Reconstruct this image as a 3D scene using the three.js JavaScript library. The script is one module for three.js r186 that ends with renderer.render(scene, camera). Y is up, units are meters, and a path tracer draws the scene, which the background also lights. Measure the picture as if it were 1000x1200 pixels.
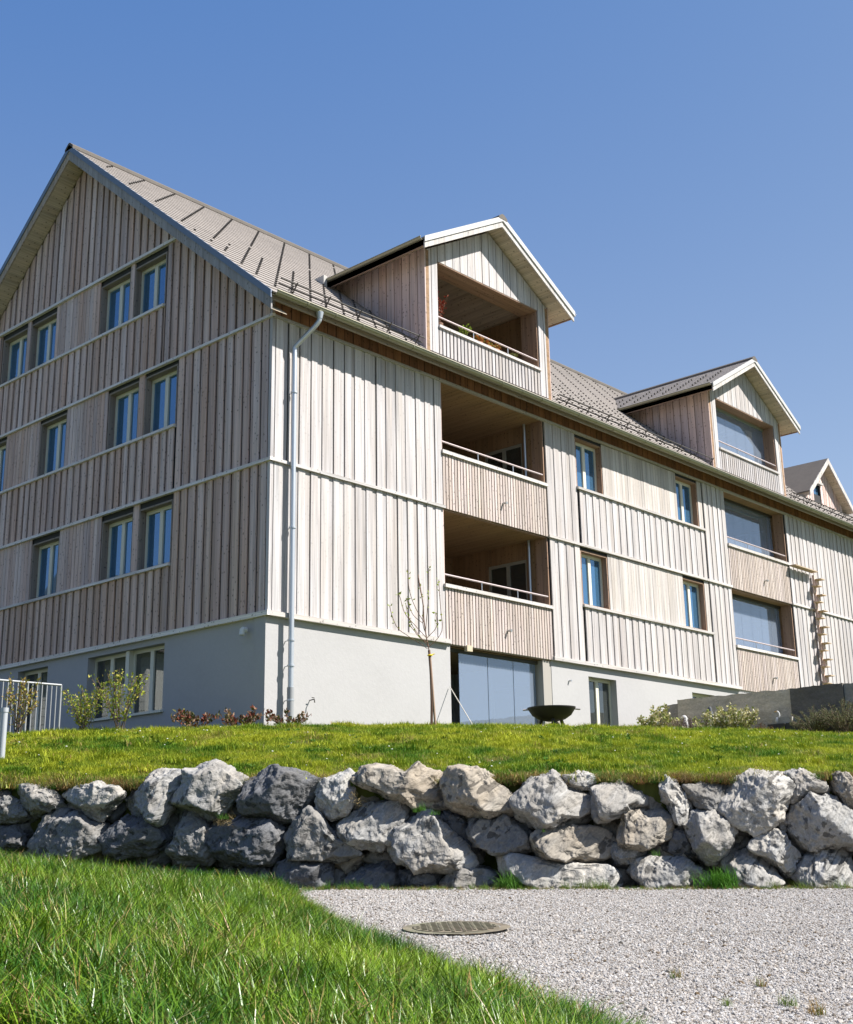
import * as THREE from 'three';
import { mergeGeometries } from 'three/addons/utils/BufferGeometryUtils.js';
import { ImprovedNoise } from 'three/addons/math/ImprovedNoise.js';

// ------------------------------------------------------------------ camera, sky, sun, exposure
const scene = new THREE.Scene();
const V = (x, y, z) => new THREE.Vector3(x, y, z);
const CAM = { f: 1427.845, yaw: 0.833378, pitch: 0.264825, roll: -0.0180084, p: V(-13.6884, -0.93417, 16.23695) };
const FWD = V(Math.sin(CAM.yaw), 0, -Math.cos(CAM.yaw)), RGT = V(Math.cos(CAM.yaw), 0, Math.sin(CAM.yaw));
const axisF = V(Math.sin(CAM.yaw) * Math.cos(CAM.pitch), Math.sin(CAM.pitch), -Math.cos(CAM.yaw) * Math.cos(CAM.pitch));
const up0 = RGT.clone().cross(axisF);
const axisR = RGT.clone().multiplyScalar(Math.cos(CAM.roll)).addScaledVector(up0, Math.sin(CAM.roll));
const axisU = RGT.clone().multiplyScalar(-Math.sin(CAM.roll)).addScaledVector(up0, Math.cos(CAM.roll));
const camera = new THREE.PerspectiveCamera(2 * Math.atan(600 / CAM.f) * 180 / Math.PI, 853 / 1024, 0.1, 3000);
camera.position.copy(CAM.p); camera.up.copy(axisU); camera.lookAt(CAM.p.clone().add(axisF)); scene.add(camera);

const EXPOSURE = 2.1;
const renderer = new THREE.WebGLRenderer({ antialias: true });
renderer.toneMapping = THREE.LinearToneMapping; renderer.toneMappingExposure = EXPOSURE;
renderer.shadowMap.enabled = true;
const SUN_EL = 45.5 * Math.PI / 180, SUN_TH = 50 * Math.PI / 180;
const SUN = V(Math.cos(SUN_TH) * Math.cos(SUN_EL), Math.sin(SUN_EL), Math.sin(SUN_TH) * Math.cos(SUN_EL));
const sun = new THREE.DirectionalLight(new THREE.Color(1, 0.955, 0.89), 4.9);
sun.position.copy(SUN).multiplyScalar(80); sun.target.position.set(8, 4, 2); sun.castShadow = true;
Object.assign(sun.shadow.camera, { left: -45, right: 45, top: 45, bottom: -45, near: 1, far: 220 });
sun.shadow.mapSize.set(4096, 4096); sun.shadow.radius = 1; scene.add(sun, sun.target);
{ // clear spring sky: radiance falls with elevation, a little brighter round the sun
  const w = 512, h = 256, d = new Float32Array(w * h * 4), A = [-0.029, 0.092, 0.437], B = [0.88, 0.93, 0.71], C = [0.51, 0.557, 0.45], M = [0.045, 0.12, 0.42];
  for (let j = 0; j < h; j++) for (let i = 0; i < w; i++) {
    const el = (j + 0.5) / h * Math.PI - Math.PI / 2, az = ((i + 0.5) / w - 0.5) * 2 * Math.PI, dx = Math.cos(az) * Math.cos(el), dz = Math.sin(az) * Math.cos(el), dy = Math.sin(el);
    const g = Math.acos(Math.max(-1, Math.min(1, dx * SUN.x + dy * SUN.y + dz * SUN.z))) * 180 / Math.PI, e = Math.max(0, el) * 180 / Math.PI, ee = Math.sqrt(e * e + 49), o = (j * w + i) * 4;
    for (let c = 0; c < 3; c++) d[o + c] = (Math.max(M[c], A[c] + B[c] * Math.exp(-ee / 16)) + C[c] * Math.exp(-g / 35)) / EXPOSURE;
    d[o + 3] = 1;
  }
  const t = new THREE.DataTexture(d, w, h, THREE.RGBAFormat, THREE.FloatType);
  t.mapping = THREE.EquirectangularReflectionMapping; t.magFilter = t.minFilter = THREE.LinearFilter; t.needsUpdate = true;
  scene.background = t; scene.environment = t;
}

// ------------------------------------------------------------------ helpers
let seed = 7;
const rnd = () => { seed = (seed + 0x6D2B79F5) | 0; let t = Math.imul(seed ^ (seed >>> 15), 1 | seed); t = (t + Math.imul(t ^ (t >>> 7), 61 | t)) ^ t; return ((t ^ (t >>> 14)) >>> 0) / 4294967296; };
const rr = (a, b) => a + (b - a) * rnd(), pick = a => a[Math.floor(rnd() * a.length)], clamp = (x, a, b) => Math.max(a, Math.min(b, x)), lerp = (a, b, t) => a + (b - a) * t;
const smooth = (a, b, x) => { const t = clamp((x - a) / (b - a), 0, 1); return t * t * (3 - 2 * t); };
const P3 = new ImprovedNoise(), noise = (x, y, z) => P3.noise(x, y, z);
const fbm = (x, y, z, o = 4) => { let s = 0, a = 0.5; for (let i = 0; i < o; i++) { s += a * noise(x, y, z); x *= 2.03; y *= 2.03; z *= 2.03; a *= 0.5; } return s; };
const ray = (px, py) => axisF.clone().multiplyScalar(CAM.f).addScaledVector(axisR, px - 500).addScaledVector(axisU, 600 - py);
const hit = (px, py, axis, value) => { const d = ray(px, py), k = (value - CAM.p[axis]) / d[axis]; return CAM.p.clone().addScaledVector(d, k); };
const atT = (px, py, t) => { const d = ray(px, py); return CAM.p.clone().addScaledVector(d, t / d.dot(FWD)); };
const W = (s, t, y) => V(CAM.p.x, y, CAM.p.z).addScaledVector(RGT, s).addScaledVector(FWD, t);
const toS = p => p.clone().sub(CAM.p).dot(RGT), toT = p => p.clone().sub(CAM.p).dot(FWD);
const used = {};
const numbered = n => { const k = used[n] = (used[n] ?? -1) + 1; return k ? `${n}_${String(k).padStart(3, '0')}` : n; };
function shade(o) { o.castShadow = true; o.receiveShadow = true; return o; }
function mesh(name, geo, mat, parent, label) { const m = shade(new THREE.Mesh(geo, mat)); m.name = name; if (label) m.userData.label = label; parent.add(m); return m; }
function thing(name, label, category, group) { const g = new THREE.Group(); g.name = numbered(name); g.userData = { label, category }; if (group) g.userData.group = group; scene.add(g); return g; }
function tagMesh(name, geo, mat, label, category, group) { const m = mesh(numbered(name), geo, mat, scene); m.userData = { label, category }; if (group) m.userData.group = group; return m; }
function setting(name, geo, mat) { const m = mesh(name, geo, mat, scene); m.userData = { kind: 'structure' }; return m; }
function groupIn(name, parent, face) { const g = new THREE.Group(); g.name = name; if (face === 'gable') g.rotation.y = -Math.PI / 2; parent.add(g); return g; }
// a box with uv in metres; grain 'v' vertical, 'h' along x, 'd' along z; top may slope from yl (left) to yr (right), bottom too
function box(x0, x1, y0, y1, z0, z1, grain = 'v', o = {}) {
  const yl = o.yl ?? y1, yr = o.yr ?? y1, bl = o.bl ?? y0, br = o.br ?? y0, ou = o.plain ? 0 : rnd() * 4, ov = o.plain ? 0 : rnd() * 4;
  const c = [[x0, bl, z0], [x1, br, z0], [x1, yr, z0], [x0, yl, z0], [x0, bl, z1], [x1, br, z1], [x1, yr, z1], [x0, yl, z1]];
  const F = [[4, 5, 6, 7], [1, 0, 3, 2], [5, 1, 2, 6], [0, 4, 7, 3], [7, 6, 2, 3], [0, 1, 5, 4]], pos = [], nor = [], uv = [], idx = [];
  F.forEach((f, k) => {
    const a = c[f[0]], b = c[f[1]], d = c[f[3]], n = V(b[0] - a[0], b[1] - a[1], b[2] - a[2]).cross(V(d[0] - a[0], d[1] - a[1], d[2] - a[2])).normalize(), s = pos.length / 3;
    for (const i of f) {
      const q = c[i]; pos.push(...q); nor.push(n.x, n.y, n.z);
      let u, v; if (grain === 'v') { u = k < 2 ? q[0] : k < 4 ? q[2] : q[0]; v = k < 4 ? q[1] : q[2]; } else if (grain === 'h') { v = k === 2 || k === 3 ? q[2] : q[0]; u = k < 4 ? q[1] : q[2]; } else { v = k < 2 ? q[0] : q[2]; u = k < 4 ? q[1] : q[0]; }
      uv.push(u + ou, v + ov);
    }
    idx.push(s, s + 1, s + 2, s, s + 2, s + 3);
  });
  const g = new THREE.BufferGeometry(); g.setAttribute('position', new THREE.Float32BufferAttribute(pos, 3)); g.setAttribute('normal', new THREE.Float32BufferAttribute(nor, 3)); g.setAttribute('uv', new THREE.Float32BufferAttribute(uv, 2)); g.setIndex(idx);
  return g;
}
// a prism: convex polygon [[a,b]..] counter-clockwise in the plane, swept along the third axis; axis 'x': (a,b)=(z,y); axis 'z': (a,b)=(x,y)
function prism(poly, c0, c1, axis = 'x') {
  const n = poly.length, at = (i, c) => axis === 'x' ? [c, poly[i][1], poly[i][0]] : [poly[i][0], poly[i][1], c], pos = [], uv = [];
  const tri = (A, B, C, ua, ub, uc) => { pos.push(...A, ...B, ...C); uv.push(...ua, ...ub, ...uc); };
  for (let i = 1; i + 1 < n; i++) for (const [c, fl] of [[c0, 1], [c1, 0]]) { const q = fl ? [0, i + 1, i] : [0, i, i + 1]; tri(at(q[0], c), at(q[1], c), at(q[2], c), poly[q[0]], poly[q[1]], poly[q[2]]); }
  let L = 0;
  for (let i = 0; i < n; i++) { const j = (i + 1) % n, l = Math.hypot(poly[j][0] - poly[i][0], poly[j][1] - poly[i][1]); tri(at(i, c0), at(j, c0), at(j, c1), [L, c0], [L + l, c0], [L + l, c1]); tri(at(i, c0), at(j, c1), at(i, c1), [L, c0], [L + l, c1], [L, c1]); L += l; }
  const g = new THREE.BufferGeometry(); g.setAttribute('position', new THREE.Float32BufferAttribute(pos, 3)); g.setAttribute('uv', new THREE.Float32BufferAttribute(uv, 2)); g.computeVertexNormals(); return g;
}
// wall plate with rectangular holes [x0,x1,y0,y1], from w0 to w1
function plate(x0, x1, y0, y1, w0, w1, holes, outline) {
  const s = new THREE.Shape((outline || [[x0, y0], [x1, y0], [x1, y1], [x0, y1]]).map(a => new THREE.Vector2(...a)));
  for (const [a, b, c, d] of holes) s.holes.push(new THREE.Path([[a, c], [a, d], [b, d], [b, c]].map(q => new THREE.Vector2(...q))));
  const g = new THREE.ExtrudeGeometry(s, { depth: w1 - w0, bevelEnabled: false }); g.translate(0, 0, w0); return g;
}
const merge = a => mergeGeometries(a.map(g => { const q = g.index ? g.toNonIndexed() : g; for (const k of Object.keys(q.attributes)) if (!['position', 'normal', 'uv'].includes(k)) q.deleteAttribute(k); return q; }));
function tube(pts, r, seg = 8, steps) { const c = new THREE.CatmullRomCurve3(pts, false, 'catmullrom', 0.2); return new THREE.TubeGeometry(c, steps || Math.max(2, pts.length * 4), r, seg, false); }
function bar(a, b, r, r2 = r, seg = 8) { // round bar between two points, capped
  const d = b.clone().sub(a), g = new THREE.CylinderGeometry(r2, r, d.length(), seg); g.translate(0, d.length() / 2, 0);
  g.applyQuaternion(new THREE.Quaternion().setFromUnitVectors(V(0, 1, 0), d.normalize())); g.translate(a.x, a.y, a.z); return g;
}

// ------------------------------------------------------------------ textures and materials
function tex(w, h, fn, rep = [1, 1], srgb = true) {
  const d = new Uint8Array(w * h * 4);
  for (let j = 0; j < h; j++) for (let i = 0; i < w; i++) {
    const c = fn(i / w, j / h, i, j), o = (j * w + i) * 4;
    for (let k = 0; k < 3; k++) { let v = clamp(c[k], 0, 1); if (srgb) v = v <= 0.0031308 ? v * 12.92 : 1.055 * Math.pow(v, 1 / 2.4) - 0.055; d[o + k] = v * 255; }
    d[o + 3] = 255;
  }
  const t = new THREE.DataTexture(d, w, h, THREE.RGBAFormat); t.wrapS = t.wrapT = THREE.RepeatWrapping; t.magFilter = THREE.LinearFilter; t.minFilter = THREE.LinearMipmapLinearFilter; t.generateMipmaps = true;
  if (srgb) t.colorSpace = THREE.SRGBColorSpace; t.repeat.set(...rep); t.needsUpdate = true; return t;
}
// tiling value noise
const H = (i, j, s) => { let h = Math.imul(i, 374761393) + Math.imul(j, 668265263) + Math.imul(s, 1274126177) | 0; h = Math.imul(h ^ (h >>> 13), 1274126177); return ((h ^ (h >>> 16)) >>> 0) / 4294967296; };
function vn(x, y, px, py, s) { const i = Math.floor(x), j = Math.floor(y), fx = x - i, fy = y - j, u = fx * fx * (3 - 2 * fx), v = fy * fy * (3 - 2 * fy), m = (a, b) => H(((a % px) + px) % px, ((b % py) + py) % py, s); return lerp(lerp(m(i, j), m(i + 1, j), u), lerp(m(i, j + 1), m(i + 1, j + 1), u), v); }
const vf = (u, v, fx, fy, s, o = 3) => { let a = 0.5, t = 0, n = 0; for (let k = 0; k < o; k++) { t += a * vn(u * fx, v * fy, fx, fy, s + k); n += a; a *= 0.55; fx *= 2; fy *= 2; } return t / n; };
const knots = []; for (let k = 0; k < 120; k++) knots.push([rnd(), rnd(), rr(0.005, 0.013)]);
const woodVal = (u, v, kn = 0.85) => { // 1 m wide, 3 m tall tile of weathered spruce
  let g = 0.62 + 0.36 * vf(u, v, 60, 3, 1, 3) + 0.26 * (vf(u, v, 160, 6, 9, 2) - 0.5) + 0.42 * (vf(u, v, 8, 2, 22, 3) - 0.5) - 0.16 * smooth(0.62, 0.8, vf(u, v, 30, 2, 77, 2));
  for (const [a, b, r] of knots) { let du = Math.abs(u - a), dv = Math.abs(v - b); if (du > 0.5) du = 1 - du; if (dv > 0.5) dv = 1 - dv; if (du > 0.06 || dv > 0.05) continue; const q = (du * du + dv * dv * 6) / (r * r); if (q < 6) g *= 1 - kn * Math.exp(-q * 0.9); }
  return g;
};
const woodMap = tex(512, 1024, (u, v) => { const g = woodVal(u, v), w = vf(u, v, 9, 3, 44, 2) - 0.5; return [g * (1 + 0.07 * w), g, g * (1 - 0.09 * w)]; }, [1, 1 / 3]);
const softMap = tex(512, 1024, (u, v) => { const g = woodVal(u, v, 0.22), w = vf(u, v, 9, 3, 44, 2) - 0.5; return [g * (1 + 0.06 * w), g, g * (1 - 0.08 * w)]; }, [1, 1 / 3]);
const woodBump = tex(256, 512, (u, v) => { const g = vf(u, v, 90, 4, 1, 2); return [g, g, g]; }, [1, 1 / 3], false);
const std = (c, o = {}) => new THREE.MeshStandardMaterial({ color: new THREE.Color().setRGB(...c), roughness: 0.8, ...o });
const wood = c => std(c, { map: woodMap, bumpMap: woodBump, bumpScale: 0.002, roughness: 0.85 });
const softWood = c => std(c, { map: softMap, bumpMap: woodBump, bumpScale: 0.002, roughness: 0.85 });
const WOOD = [[0.688, 0.519, 0.454], [0.735, 0.571, 0.512], [0.623, 0.45, 0.386], [0.707, 0.528, 0.454], [0.586, 0.454, 0.416], [0.744, 0.597, 0.546], [0.651, 0.454, 0.37]].map(wood);
const WARM = [[0.55, 0.46, 0.41], [0.60, 0.51, 0.45], [0.5, 0.42, 0.37], [0.57, 0.48, 0.44]].map(wood);
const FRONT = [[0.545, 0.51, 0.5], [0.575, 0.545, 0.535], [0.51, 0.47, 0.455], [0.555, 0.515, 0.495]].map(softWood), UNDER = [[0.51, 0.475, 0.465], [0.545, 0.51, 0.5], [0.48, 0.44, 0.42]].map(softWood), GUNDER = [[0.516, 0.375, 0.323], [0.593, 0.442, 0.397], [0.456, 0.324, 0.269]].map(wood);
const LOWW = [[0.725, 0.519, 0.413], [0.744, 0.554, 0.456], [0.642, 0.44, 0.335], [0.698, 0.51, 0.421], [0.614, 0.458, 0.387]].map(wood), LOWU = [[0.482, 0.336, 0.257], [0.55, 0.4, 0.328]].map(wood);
const BROWN = [[0.30, 0.15, 0.08], [0.36, 0.18, 0.09], [0.26, 0.13, 0.07]].map(wood);
const FLUSH = [[0.55, 0.50, 0.465], [0.60, 0.55, 0.51], [0.52, 0.47, 0.43]].map(softWood);
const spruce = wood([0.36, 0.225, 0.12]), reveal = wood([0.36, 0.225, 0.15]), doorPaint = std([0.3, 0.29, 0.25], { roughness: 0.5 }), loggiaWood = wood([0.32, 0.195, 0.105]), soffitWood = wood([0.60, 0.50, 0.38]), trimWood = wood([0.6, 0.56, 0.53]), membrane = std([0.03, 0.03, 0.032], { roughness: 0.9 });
const plasterBump = tex(512, 512, (u, v) => { const g = 0.5 * vf(u, v, 128, 128, 3, 2) + 0.5 * vf(u, v, 40, 40, 5, 2); return [g, g, g]; }, [0.5, 0.5], false);
const plasterMap = tex(512, 512, (u, v) => { const g = 0.93 + 0.09 * (vf(u, v, 5, 7, 12, 4) - 0.5) + 0.05 * (vf(u, v, 90, 90, 13, 2) - 0.5); return [g, g, g]; }, [0.21, 0.21]);
const plaster = std([0.41, 0.402, 0.402], { map: plasterMap, bumpMap: plasterBump, bumpScale: 0.0022, roughness: 0.95 });
const framePaint = std([0.62, 0.60, 0.5], { roughness: 0.5 });
const glass = new THREE.MeshPhysicalMaterial({ color: new THREE.Color().setRGB(0.15, 0.36, 0.60), roughness: 0.02, transmission: 1, thickness: 0, ior: 1.7, metalness: 0.6 });
const clearGlass = new THREE.MeshPhysicalMaterial({ color: new THREE.Color().setRGB(0.62, 0.72, 0.86), roughness: 0.012, transmission: 1, thickness: 0, ior: 1.8, metalness: 0.24 });
const railGrey = std([0.30, 0.31, 0.32], { metalness: 0.2, roughness: 0.55 });
const roomGlass = new THREE.MeshPhysicalMaterial({ color: new THREE.Color().setRGB(0.42, 0.47, 0.46), roughness: 0.01, transmission: 1, thickness: 0, ior: 1.9, metalness: 0.08 });
const zinc = std([0.42, 0.43, 0.42], { metalness: 0.75, roughness: 0.42 }), bronze = std([0.27, 0.26, 0.185], { metalness: 0.6, roughness: 0.42 }), steel = std([0.52, 0.54, 0.56], { metalness: 0.8, roughness: 0.38 }), galv = std([0.52, 0.545, 0.57], { metalness: 0.6, roughness: 0.38 });
const flash = std([0.15, 0.19, 0.26], { metalness: 0.15, roughness: 0.6 }), black = std([0.02, 0.02, 0.02], { roughness: 0.6 }), darkMetal = std([0.055, 0.05, 0.045], { roughness: 0.6, metalness: 0.2 });
const railPaint = std([0.52, 0.44, 0.44], { metalness: 0.45, roughness: 0.45 });
const inside = std([0.42, 0.41, 0.39], { roughness: 0.95 }), floorMat = std([0.16, 0.14, 0.12], { roughness: 0.9 });
const tileMap = tex(512, 512, (u, v) => { const r = Math.floor(v * 12), c = Math.floor((u * 14 + (r % 2) * 0.5)), q = H(c % 14, r, 5), f = ((u * 14 + (r % 2) * 0.5) % 1), seam = f < 0.04 ? 0.86 : 1, g = (0.9 + 0.1 * q + 0.2 * (vf(u, v, 60, 60, 31, 2) - 0.5) + 0.12 * (vf(u, v, 4, 5, 3, 2) - 0.5)) * seam; return [g, g, g]; }, [1 / 4.2, 1 / 3.516]);
const tileMat = std([0.28, 0.25, 0.225], { map: tileMap, roughness: 0.85 });
const ridgeMat = std([0.11, 0.095, 0.08], { map: tileMap, roughness: 0.8 });

// ------------------------------------------------------------------ ground
const gravelY = (s, t) => -1.59 - 0.017 * s + (t - 10) * (t < 10 ? 0.05 : 0.028) + 0.018 * fbm(s * 0.7, t * 0.7, 3.3, 3);
const wallT = s => 14.75 + 0.016 * s * s / (1 + 0.02 * s * s);
const brow = [[-300, 872], [-120, 868], [0, 864], [100, 859], [200, 857], [310, 853], [500, 852], [650, 854], [780, 857], [870, 860], [930, 863], [1000, 865], [1100, 868]].map(([x, y]) => hit(x, y, 'y', x <= 210 ? 0.8 : x < 320 ? 0.9 : 1.0)).map(p => [toS(p), toT(p), p.y]);
const browY = s => { for (let i = 1; i < brow.length; i++) if (s <= brow[i][0]) return lerp(brow[i - 1][2], brow[i][2], clamp((s - brow[i - 1][0]) / (brow[i][0] - brow[i - 1][0]), 0, 1)); return 1; };
const browT = s => { if (s <= brow[0][0]) return brow[0][1]; for (let i = 1; i < brow.length; i++) if (s <= brow[i][0]) return lerp(brow[i - 1][1], brow[i][1], (s - brow[i - 1][0]) / (brow[i][0] - brow[i - 1][0])); return brow[brow.length - 1][1]; };
const lawnEdge = s => wallT(s) + 0.45;
function lawnY(s, t) {
  const t0 = lawnEdge(s), tb = browT(s), h0 = -0.24 - 0.008 * s + 0.05 * noise(s * 1.3, 7.1, 2), k = (t - t0) / (tb - t0);
  const b = 0.05 * fbm(s * 0.5, t * 0.5, 9, 3) * smooth(0, 0.2, k);
  const hb = browY(s); if (k >= 1) return lerp(hb, 1.0, smooth(0, 3.2, t - tb)) + b * (1 - smooth(1, 1.2, k));
  return h0 + (hb - h0) * k * (1.6 - 0.6 * k) + b;
}
const EDGE = [[0, 2.6], [4.5, 1.3], [5.8, 0.8], [6.6, 0.5], [7.4, 0.22], [8.6, -0.28], [11, -0.95], [14, -1.5], [30, -4]];
const edgeS = t => { let i = 1; while (i < EDGE.length - 1 && t > EDGE[i][0]) i++; return lerp(EDGE[i - 1][1], EDGE[i][1], (t - EDGE[i - 1][0]) / (EDGE[i][0] - EDGE[i - 1][0])) + 0.2 * noise(t * 1.3, 4, 1) + 0.09 * noise(t * 4.7, 9, 2); };
function bankY(s, t) { const d = (edgeS(t) - s) * 0.95; if (d <= -0.05) return gravelY(s, t) - 0.06; const fade = 1 - 0.7 * smooth(8.5, 13.5, t); return gravelY(s, t) - 0.02 + (0.03 + 1.0 * (1 - Math.exp(-Math.max(0, d) * 0.26)) * fade) * smooth(-0.05, 0.35, d) + 0.04 * fbm(s, t, 5, 3) * smooth(0, 0.5, d); }
function sheet(s0, s1, ns, t0, t1, nt, yf, uvs = 1) { // t0,t1 may be functions of s
  const pos = [], uv = [], idx = [], f = (q, s) => typeof q === 'function' ? q(s) : q;
  for (let i = 0; i <= ns; i++) { const s = lerp(s0, s1, i / ns), a = f(t0, s), b = f(t1, s); for (let j = 0; j <= nt; j++) { const t = lerp(a, b, j / nt), p = W(s, t, yf(s, t)); pos.push(p.x, p.y, p.z); uv.push(s * uvs, t * uvs); } }
  for (let i = 0; i < ns; i++) for (let j = 0; j < nt; j++) { const a = i * (nt + 1) + j, b = a + nt + 1; idx.push(a, b, b + 1, a, b + 1, a + 1); }
  const g = new THREE.BufferGeometry(); g.setAttribute('position', new THREE.Float32BufferAttribute(pos, 3)); g.setAttribute('uv', new THREE.Float32BufferAttribute(uv, 2)); g.setIndex(idx); g.computeVertexNormals(); return g;
}
const soilMap = tex(512, 512, (u, v) => { const g = 0.6 + 0.8 * (vf(u, v, 30, 30, 2, 4) - 0.5), w = vf(u, v, 6, 6, 5, 3); return [g * (0.9 + 0.2 * w), g * (1.1 - 0.2 * w), g * 0.8]; }, [0.5, 0.5]);
const lawnSoil = std([0.13, 0.155, 0.035], { map: soilMap, roughness: 1 }), bankSoil = std([0.045, 0.06, 0.018], { map: soilMap, roughness: 1 });
const gravelMap = tex(1024, 1024, (u, v) => { const a = vf(u, v, 200, 200, 3, 2), b = vf(u, v, 7, 7, 8, 4), k = vn(u * 150, v * 150, 150, 150, 17), g = 0.72 + 0.55 * (a - 0.5) + 0.32 * (b - 0.5) + 0.5 * (k - 0.5); return [g * 1.01, g, g * 0.985]; }, [0.4, 0.4]);
const gravelBump = tex(1024, 1024, (u, v) => { const a = vn(u * 170, v * 170, 170, 170, 3), b = vn(u * 90, v * 90, 90, 90, 8), g = 0.6 * a + 0.4 * b; return [g, g, g]; }, [0.4, 0.4], false);
const gravelMat = std([0.40, 0.375, 0.345], { map: gravelMap, bumpMap: gravelBump, bumpScale: 0.018, roughness: 1 });
{ const g = new THREE.PlaneGeometry(3000, 3000); g.rotateX(-Math.PI / 2); g.translate(0, -4.5, 0); setting('ground', g, std([0.05, 0.08, 0.025], { roughness: 1 })); }
setting('gravel_path', sheet(-30, 34, 200, -14, s => wallT(s) + 0.95, 140, gravelY), gravelMat);
setting('grass_bank', sheet(-26, 4.2, 150, -6, s => wallT(s) + 0.3, 110, bankY), bankSoil);
setting('lawn', mergeGeometries([sheet(-30, 34, 260, lawnEdge, browT, 40, lawnY), sheet(-30, 34, 120, browT, s => browT(s) + 4, 10, lawnY), sheet(-30, 34, 60, s => browT(s) + 4, s => 75, 4, lawnY)]), lawnSoil);
setting('earth_bank', sheet(-30, 34, 200, s => wallT(s) + 0.85, s => lawnEdge(s) + 0.08, 6, (s, t) => { const k = clamp((wallT(s) + 0.85 - t) / 0.32, 0, 1); return lerp(gravelY(s, t) - 0.3, lawnY(s, lawnEdge(s) + 0.08) - 0.02, k); }), lawnSoil);

// ------------------------------------------------------------------ the house
const house = thing('apartment_house', 'large wooden apartment house with grey board cladding, pale plaster base and two gabled dormers', 'house');
const LEN = 32.4, DEP = 13.9, Y1 = 3.0, Y2 = 5.85, Y3 = 8.66, RZ = -6.95, EZ = 0.45, EY = 8.85, SL = 0.835, SL2 = 0.78, RY = EY + SL * (EZ - RZ);
const roofY = z => z >= RZ ? EY + SL * (EZ - z) : RY - SL2 * (RZ - z);
const sofY = z => roofY(z) - 0.38;
const LOG = [[4.72, 8.34], [16.84, 20.5]];                        // loggia bays
const winF = []; for (const x of [9.62, 14.22]) for (const [a, b] of [[4.40, 5.72], [7.28, 8.54]]) winF.push([x, x + 1.12, a, b]);
const gfF = [[9.72, 10.86, 0.62, 2.72], [14.34, 15.48, 0.62, 2.7]];
const far = []; for (const x of [25.9, 28.6]) for (const [a, b] of [[4.40, 5.72], [7.28, 8.54]]) far.push([x, x + 1.12, a, b]);
const winG = [];
for (const [a, b] of [[4.40, 5.68], [7.24, 8.54]]) for (const z of [-4.09, -5.42, -8.2, -10.85]) winG.push([z, z + 1.13, a, b]);
for (const z of [-4.66, -5.97, -8.95, -10.26]) winG.push([z, z + 1.16, 10.03, 11.24]);
const gfG = [[-4.3, -3.05, 1.56, 2.84], [-5.68, -4.42, 1.56, 2.84], [-8.45, -7.22, 0.7, 2.84]];

// masonry and inner plates
mesh('plaster_wall', plate(0, LEN, 0.3, Y1 - 0.03, -0.36, -0.05, [[4.88, 8.3, 0.31, 2.95], ...gfF]), plaster, house);
{ const g = groupIn('gable_plaster', house, 'gable'); mesh('plaster_wall', plate(-DEP, -0.3, 0.3, Y1 - 0.03, -0.36, -0.03, [[-5.68, -3.05, 1.56, 2.84], gfG[2]]), plaster, g); mesh('window_post', box(-4.419, -4.301, 1.56, 2.84, -0.3, -0.09, 'v'), framePaint, g); mesh('corner_plaster', box(-0.36, -0.0501, 0.3, Y1 - 0.031, -0.05, -0.03, 'v'), plaster, g); }
mesh('wall_core', plate(0.03, LEN, Y1 - 0.03, 8.97, -0.36, -0.055, [...winF, ...far, ...LOG.map(([a, b]) => [a, b, 2.98, 8.672])]), membrane, house);
{
  const g = groupIn('gable_core', house, 'gable');
  mesh('wall_core', plate(0, 0, 0, 0, -0.36, -0.055, winG, [[-DEP, Y1 - 0.03], [-0.37, Y1 - 0.03], [-0.37, sofY(-0.37)], [RZ, sofY(RZ)], [-DEP, sofY(-DEP)]]), membrane, g);
  mesh('rear_wall', box(-DEP, -DEP + 0.3, 0.3, 9.2, -LEN, -0.37, 'v', { plain: 1 }), plaster, g);
  mesh('end_wall', plate(0, 0, 0, 0, -LEN - 0.3, -LEN, [], [[-DEP, 0.3], [0, 0.3], [0, sofY(0)], [RZ, sofY(RZ)], [-DEP, sofY(-DEP)]]), WOOD[0], g);
}
for (const y of [0.3, 2.72, 5.60, 8.50]) mesh('floor_slab', merge([box(0.37, LEN, y, y + 0.12, -DEP + 0.31, -3.35, 'h'), box(0.37, 4.5, y, y + 0.12, -3.35, -0.37, 'h'), box(8.6, 16.6, y, y + 0.12, -3.35, -0.37, 'h'), box(20.8, LEN, y, y + 0.12, -3.35, -0.37, 'h')]), floorMat, house);
mesh('partition', merge([box(0.4, LEN - 0.1, 0.43, 2.71, -3.6, -3.48, 'v'), box(0.4, LEN - 0.1, 2.85, 5.59, -3.6, -3.48, 'v'), box(0.4, LEN - 0.1, 5.73, 8.49, -3.6, -3.48, 'v'), box(3.6, 3.7, 0.43, 2.71, -13, -3.7, 'v'), box(3.6, 3.7, 2.85, 5.59, -13, -3.7, 'v'), box(3.6, 3.7, 5.73, 8.49, -13, -3.7, 'v'), box(3.6, 3.7, 8.63, 11.6, -11.5, -2.5, 'v')]), inside, house);

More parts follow.
